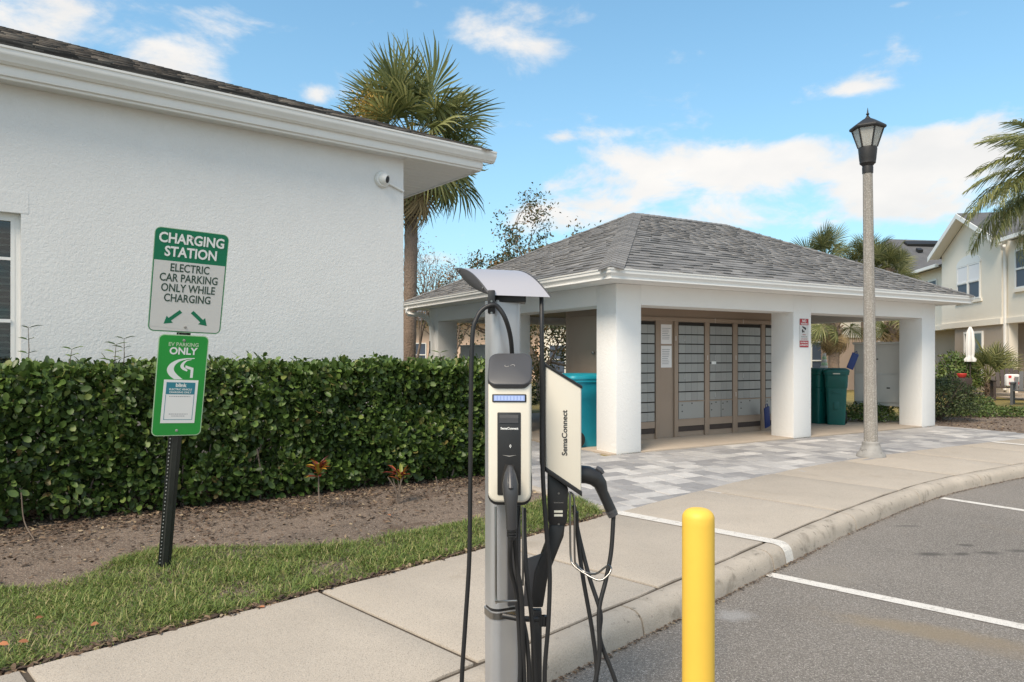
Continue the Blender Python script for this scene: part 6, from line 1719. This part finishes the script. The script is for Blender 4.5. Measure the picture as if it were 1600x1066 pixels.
def house_behind():
    root = thing('peach_house', 'pale house with peach lower walls seen through the right bay of the pavilion', 'house', (13, 30, 0))
    x0, x1, y = 8.5, 17.2, 29.5
    w = MB(); w.box(x0, y + .02, -.02, x1, y + 5, 2.15); w.build('lower_wall', M_['pink'], root)
    w = MB(); w.box(x0 - .05, y - .03, 2.15, x1 + .05, y + 5, 3.7); w.build('upper_wall', M_['house_w'], root)
    r = MB(); r.add([(x0 - .4, y - .4, 3.7), (x1 + .4, y - .4, 3.7), (x1 + .4, y + 5.4, 3.7), (x0 - .4, y + 5.4, 3.7), (x0 + 2.2, y + 2.5, 4.6), (x1 - 2.2, y + 2.5, 4.6)], [(0, 1, 5, 4), (1, 2, 5), (2, 3, 4, 5), (3, 0, 4), (0, 3, 2, 1)]); r.build('roof', M_['hroof'], root)
    T = Matrix.Identity(4); T.translation = (0, 0, 0)
    window_unit(root, T, 12.4, 12.9, .4, 2.0, y - .04, pane=M_['shutter'])
    window_unit(root, T, 15.2, 16.3, .5, 2.0, y - .04, pane=M_['shutter'])
    root2 = thing('pale_house', 'low cream house seen behind the left bays of the pavilion', 'house', (-2, 39, 0))
    w = MB(); w.box(-12, 39, -.02, 1.6, 45, 3.3); w.build('wall', M_['pink'], root2)
    w = MB(); w.box(1.601, 38.6, -.02, 9, 45, 3.5); w.build('wall', M_['house_w'], root2)
    r = MB(); r.add([(-12.4, 38.2, 3.3), (9.4, 38.2, 3.3), (9.4, 45.8, 3.3), (-12.4, 45.8, 3.3), (-9, 42, 4.3), (6, 42, 4.3)], [(0, 1, 5, 4), (1, 2, 5), (2, 3, 4, 5), (3, 0, 4), (0, 3, 2, 1)]); r.build('roof', M_['hroof'], root2)
    window_unit(root2, T, .4, 1.3, .6, 1.7, 38.95, pane=M_['shutter'])
    window_unit(root2, T, 2.0, 2.9, .4, 2.0, 38.55, pane=M_['shutter'])
    for x in (-7.5, -5.6): window_unit(root2, T, x, x + .9, .8, 2.1, 38.95, pane=M_['shutter'])
house_right(); house_roof_far(); house_behind()

# ================================================================== GARDEN FURNITURE
def garden():
    # closed white umbrella
    b = at(1516, 595, 24); b.z = -.02
    root = thing('garden_umbrella', 'closed white garden umbrella on a pole in front of the cream house', 'umbrella', tuple(b))
    m = MB(); m.tube([b, b + Vector((0, 0, 2.35))], .022, 8); m.build('pole', M_['wood_dk'], root)
    m = MB()
    n = 16; vs = []; prof = [(.03, 2.38), (.1, 2.2), (.13, 1.8), (.12, 1.45), (.1, 1.38), (.17, 1.28), (.15, 1.2)]
    for (r, z) in prof:
        for k in range(n): a = 6.283 * k / n; rr_ = r * (1.1 if k % 2 else .75); vs.append((b.x + rr_ * math.cos(a), b.y + rr_ * math.sin(a), z))
    m.add(vs, [(i * n + k, i * n + (k + 1) % n, (i + 1) * n + (k + 1) % n, (i + 1) * n + k) for i in range(len(prof) - 1) for k in range(n)]); m.build('canopy', M_['umbr'], root, smooth=True)
    # spiky palm shrub and flowering shrub behind
    p = at(1545, 560, 25)
    sabal('palm_shrub', 'bushy green palm shrub against the taupe wall of the cream house', (p.x, p.y, -.02), .7, 1.15, 26, trunk_r=.1, dead=2, seeds=300, lowmin=.0)
    shrub('flowering_shrub', 'light green leafy shrub left of the closed umbrella', tuple(at(1492, 600, 24.5) * Vector((1, 1, 0)).length if False else (at(1495, 600, 24.5).x, 24.5, -.02)), .75, .5, 1.7, 1600, .12, M_['shrub2'])
    # red tub
    c = at(1503, 582, 22); rt = thing('red_tub', 'bright red plastic tub showing above the round shrub', 'tub', (c.x, c.y, .45))
    m = MB(); m.lathe([(.08, .72), (.12, .76), (.14, .84), (.135, .85), (.12, .84), (.08, .8)], (c.x, c.y, 0), 16); m.build('shell', M_['redp'], rt, smooth=True)
    m = MB(); m.box(c.x - .2, c.y - .2, -.02, c.x + .2, c.y + .2, .72); m.build('stand', M_['wood_dk'], rt, bevel=.01)
    # wooden bench with cushion and a grey chair
    def chair(name, lab, px, Y, mt, w, rot):
        p = at(px, 600, Y); root = thing(name, lab, 'garden chair', (0, 0, 0))
        s = MB()
        for k in range(4): 
            q = MB(); q.box(-w / 2, -.25 + k * .13, .4, w / 2, -.25 + k * .13 + .11, .43); q.build('seat_slat', mt, root)
        n = max(4, int(w / .12))
        for k in range(n):
            x = -w / 2 + (k + .5) * w / n; h = 1.02 - .35 * (2 * x / w) ** 2
            q = MB(); q.prism([(x - w / n * .43, .27, .43), (x + w / n * .43, .27, .43), (x + w / n * .43, .42, h), (x - w / n * .43, .42, h)], (0, .025, 0)); q.build('back_slat', mt, root)
        for sx in (-1, 1):
            for sy in (-.26, .28):
                q = MB(); q.box(sx * w / 2 - .035, sy - .035, 0, sx * w / 2 + .035, sy + .035, .62); q.build('leg', mt, root)
            q = MB(); q.box(sx * w / 2 - .06, -.32, .62, sx * w / 2 + .06, .34, .65); q.build('armrest', mt, root)
        root.location = (p.x, p.y, -.02); root.rotation_euler.z = rot
        return root, p
    c1, p = chair('garden_bench', 'dark wooden arched back bench with a patterned cushion on the patio', 1581, 22.5, M_['wood_dk'], 1.0, R(-25))
    cu = MB(); cu.box(p.x - .3, p.y - .22, .43, p.x + .12, p.y - .06, .82); o = cu.build('cushion', M_['umbr'], bevel=.05, seg=3); tag(o, 'white and red cushion standing on the dark garden bench', 'cushion')
    rp = MB(); 
    for (dx, dz) in ((-.2, .5), (-.05, .62), (-.22, .7), (.02, .5)): rp.box(p.x + dx - .04, p.y - .224, dz, p.x + dx + .05, p.y - .2205, dz + .08)
    rp.build('cushion_pattern', M_['redp'], o)
    chair('garden_chair', 'grey wooden garden chair cut off by the right picture edge', 1602, 20.5, M_['graychair'], .6, R(-40))
    # tiered post behind the bins
    b = at(1288, 560, 17.5)
    m = MB(); z0 = EYE - (576 - HOR) / F * 17.5
    root = thing('tiered_ornament', 'pale green and white tiered ornament standing behind the green bins', 'ornament', (b.x, b.y, 0))
    pr = MB(); pr.lathe([(.12, -.02), (.12, .3), (.07, .4), (.07, z0 - .1), (.1, z0)], (b.x, b.y, 0), 12); pr.build('pedestal', M_['locker'], root)
    for i in range(5):
        q = MB(); r = .085 - .011 * i; z = z0 + i * .075; q.lathe([(r * .9, z), (r, z + .02), (r, z + .05), (r * .85, z + .074)], (b.x, b.y, 0), 12); q.build('tier', M_['pale' if i % 2 else 'signwhite'], root, smooth=True)
garden()
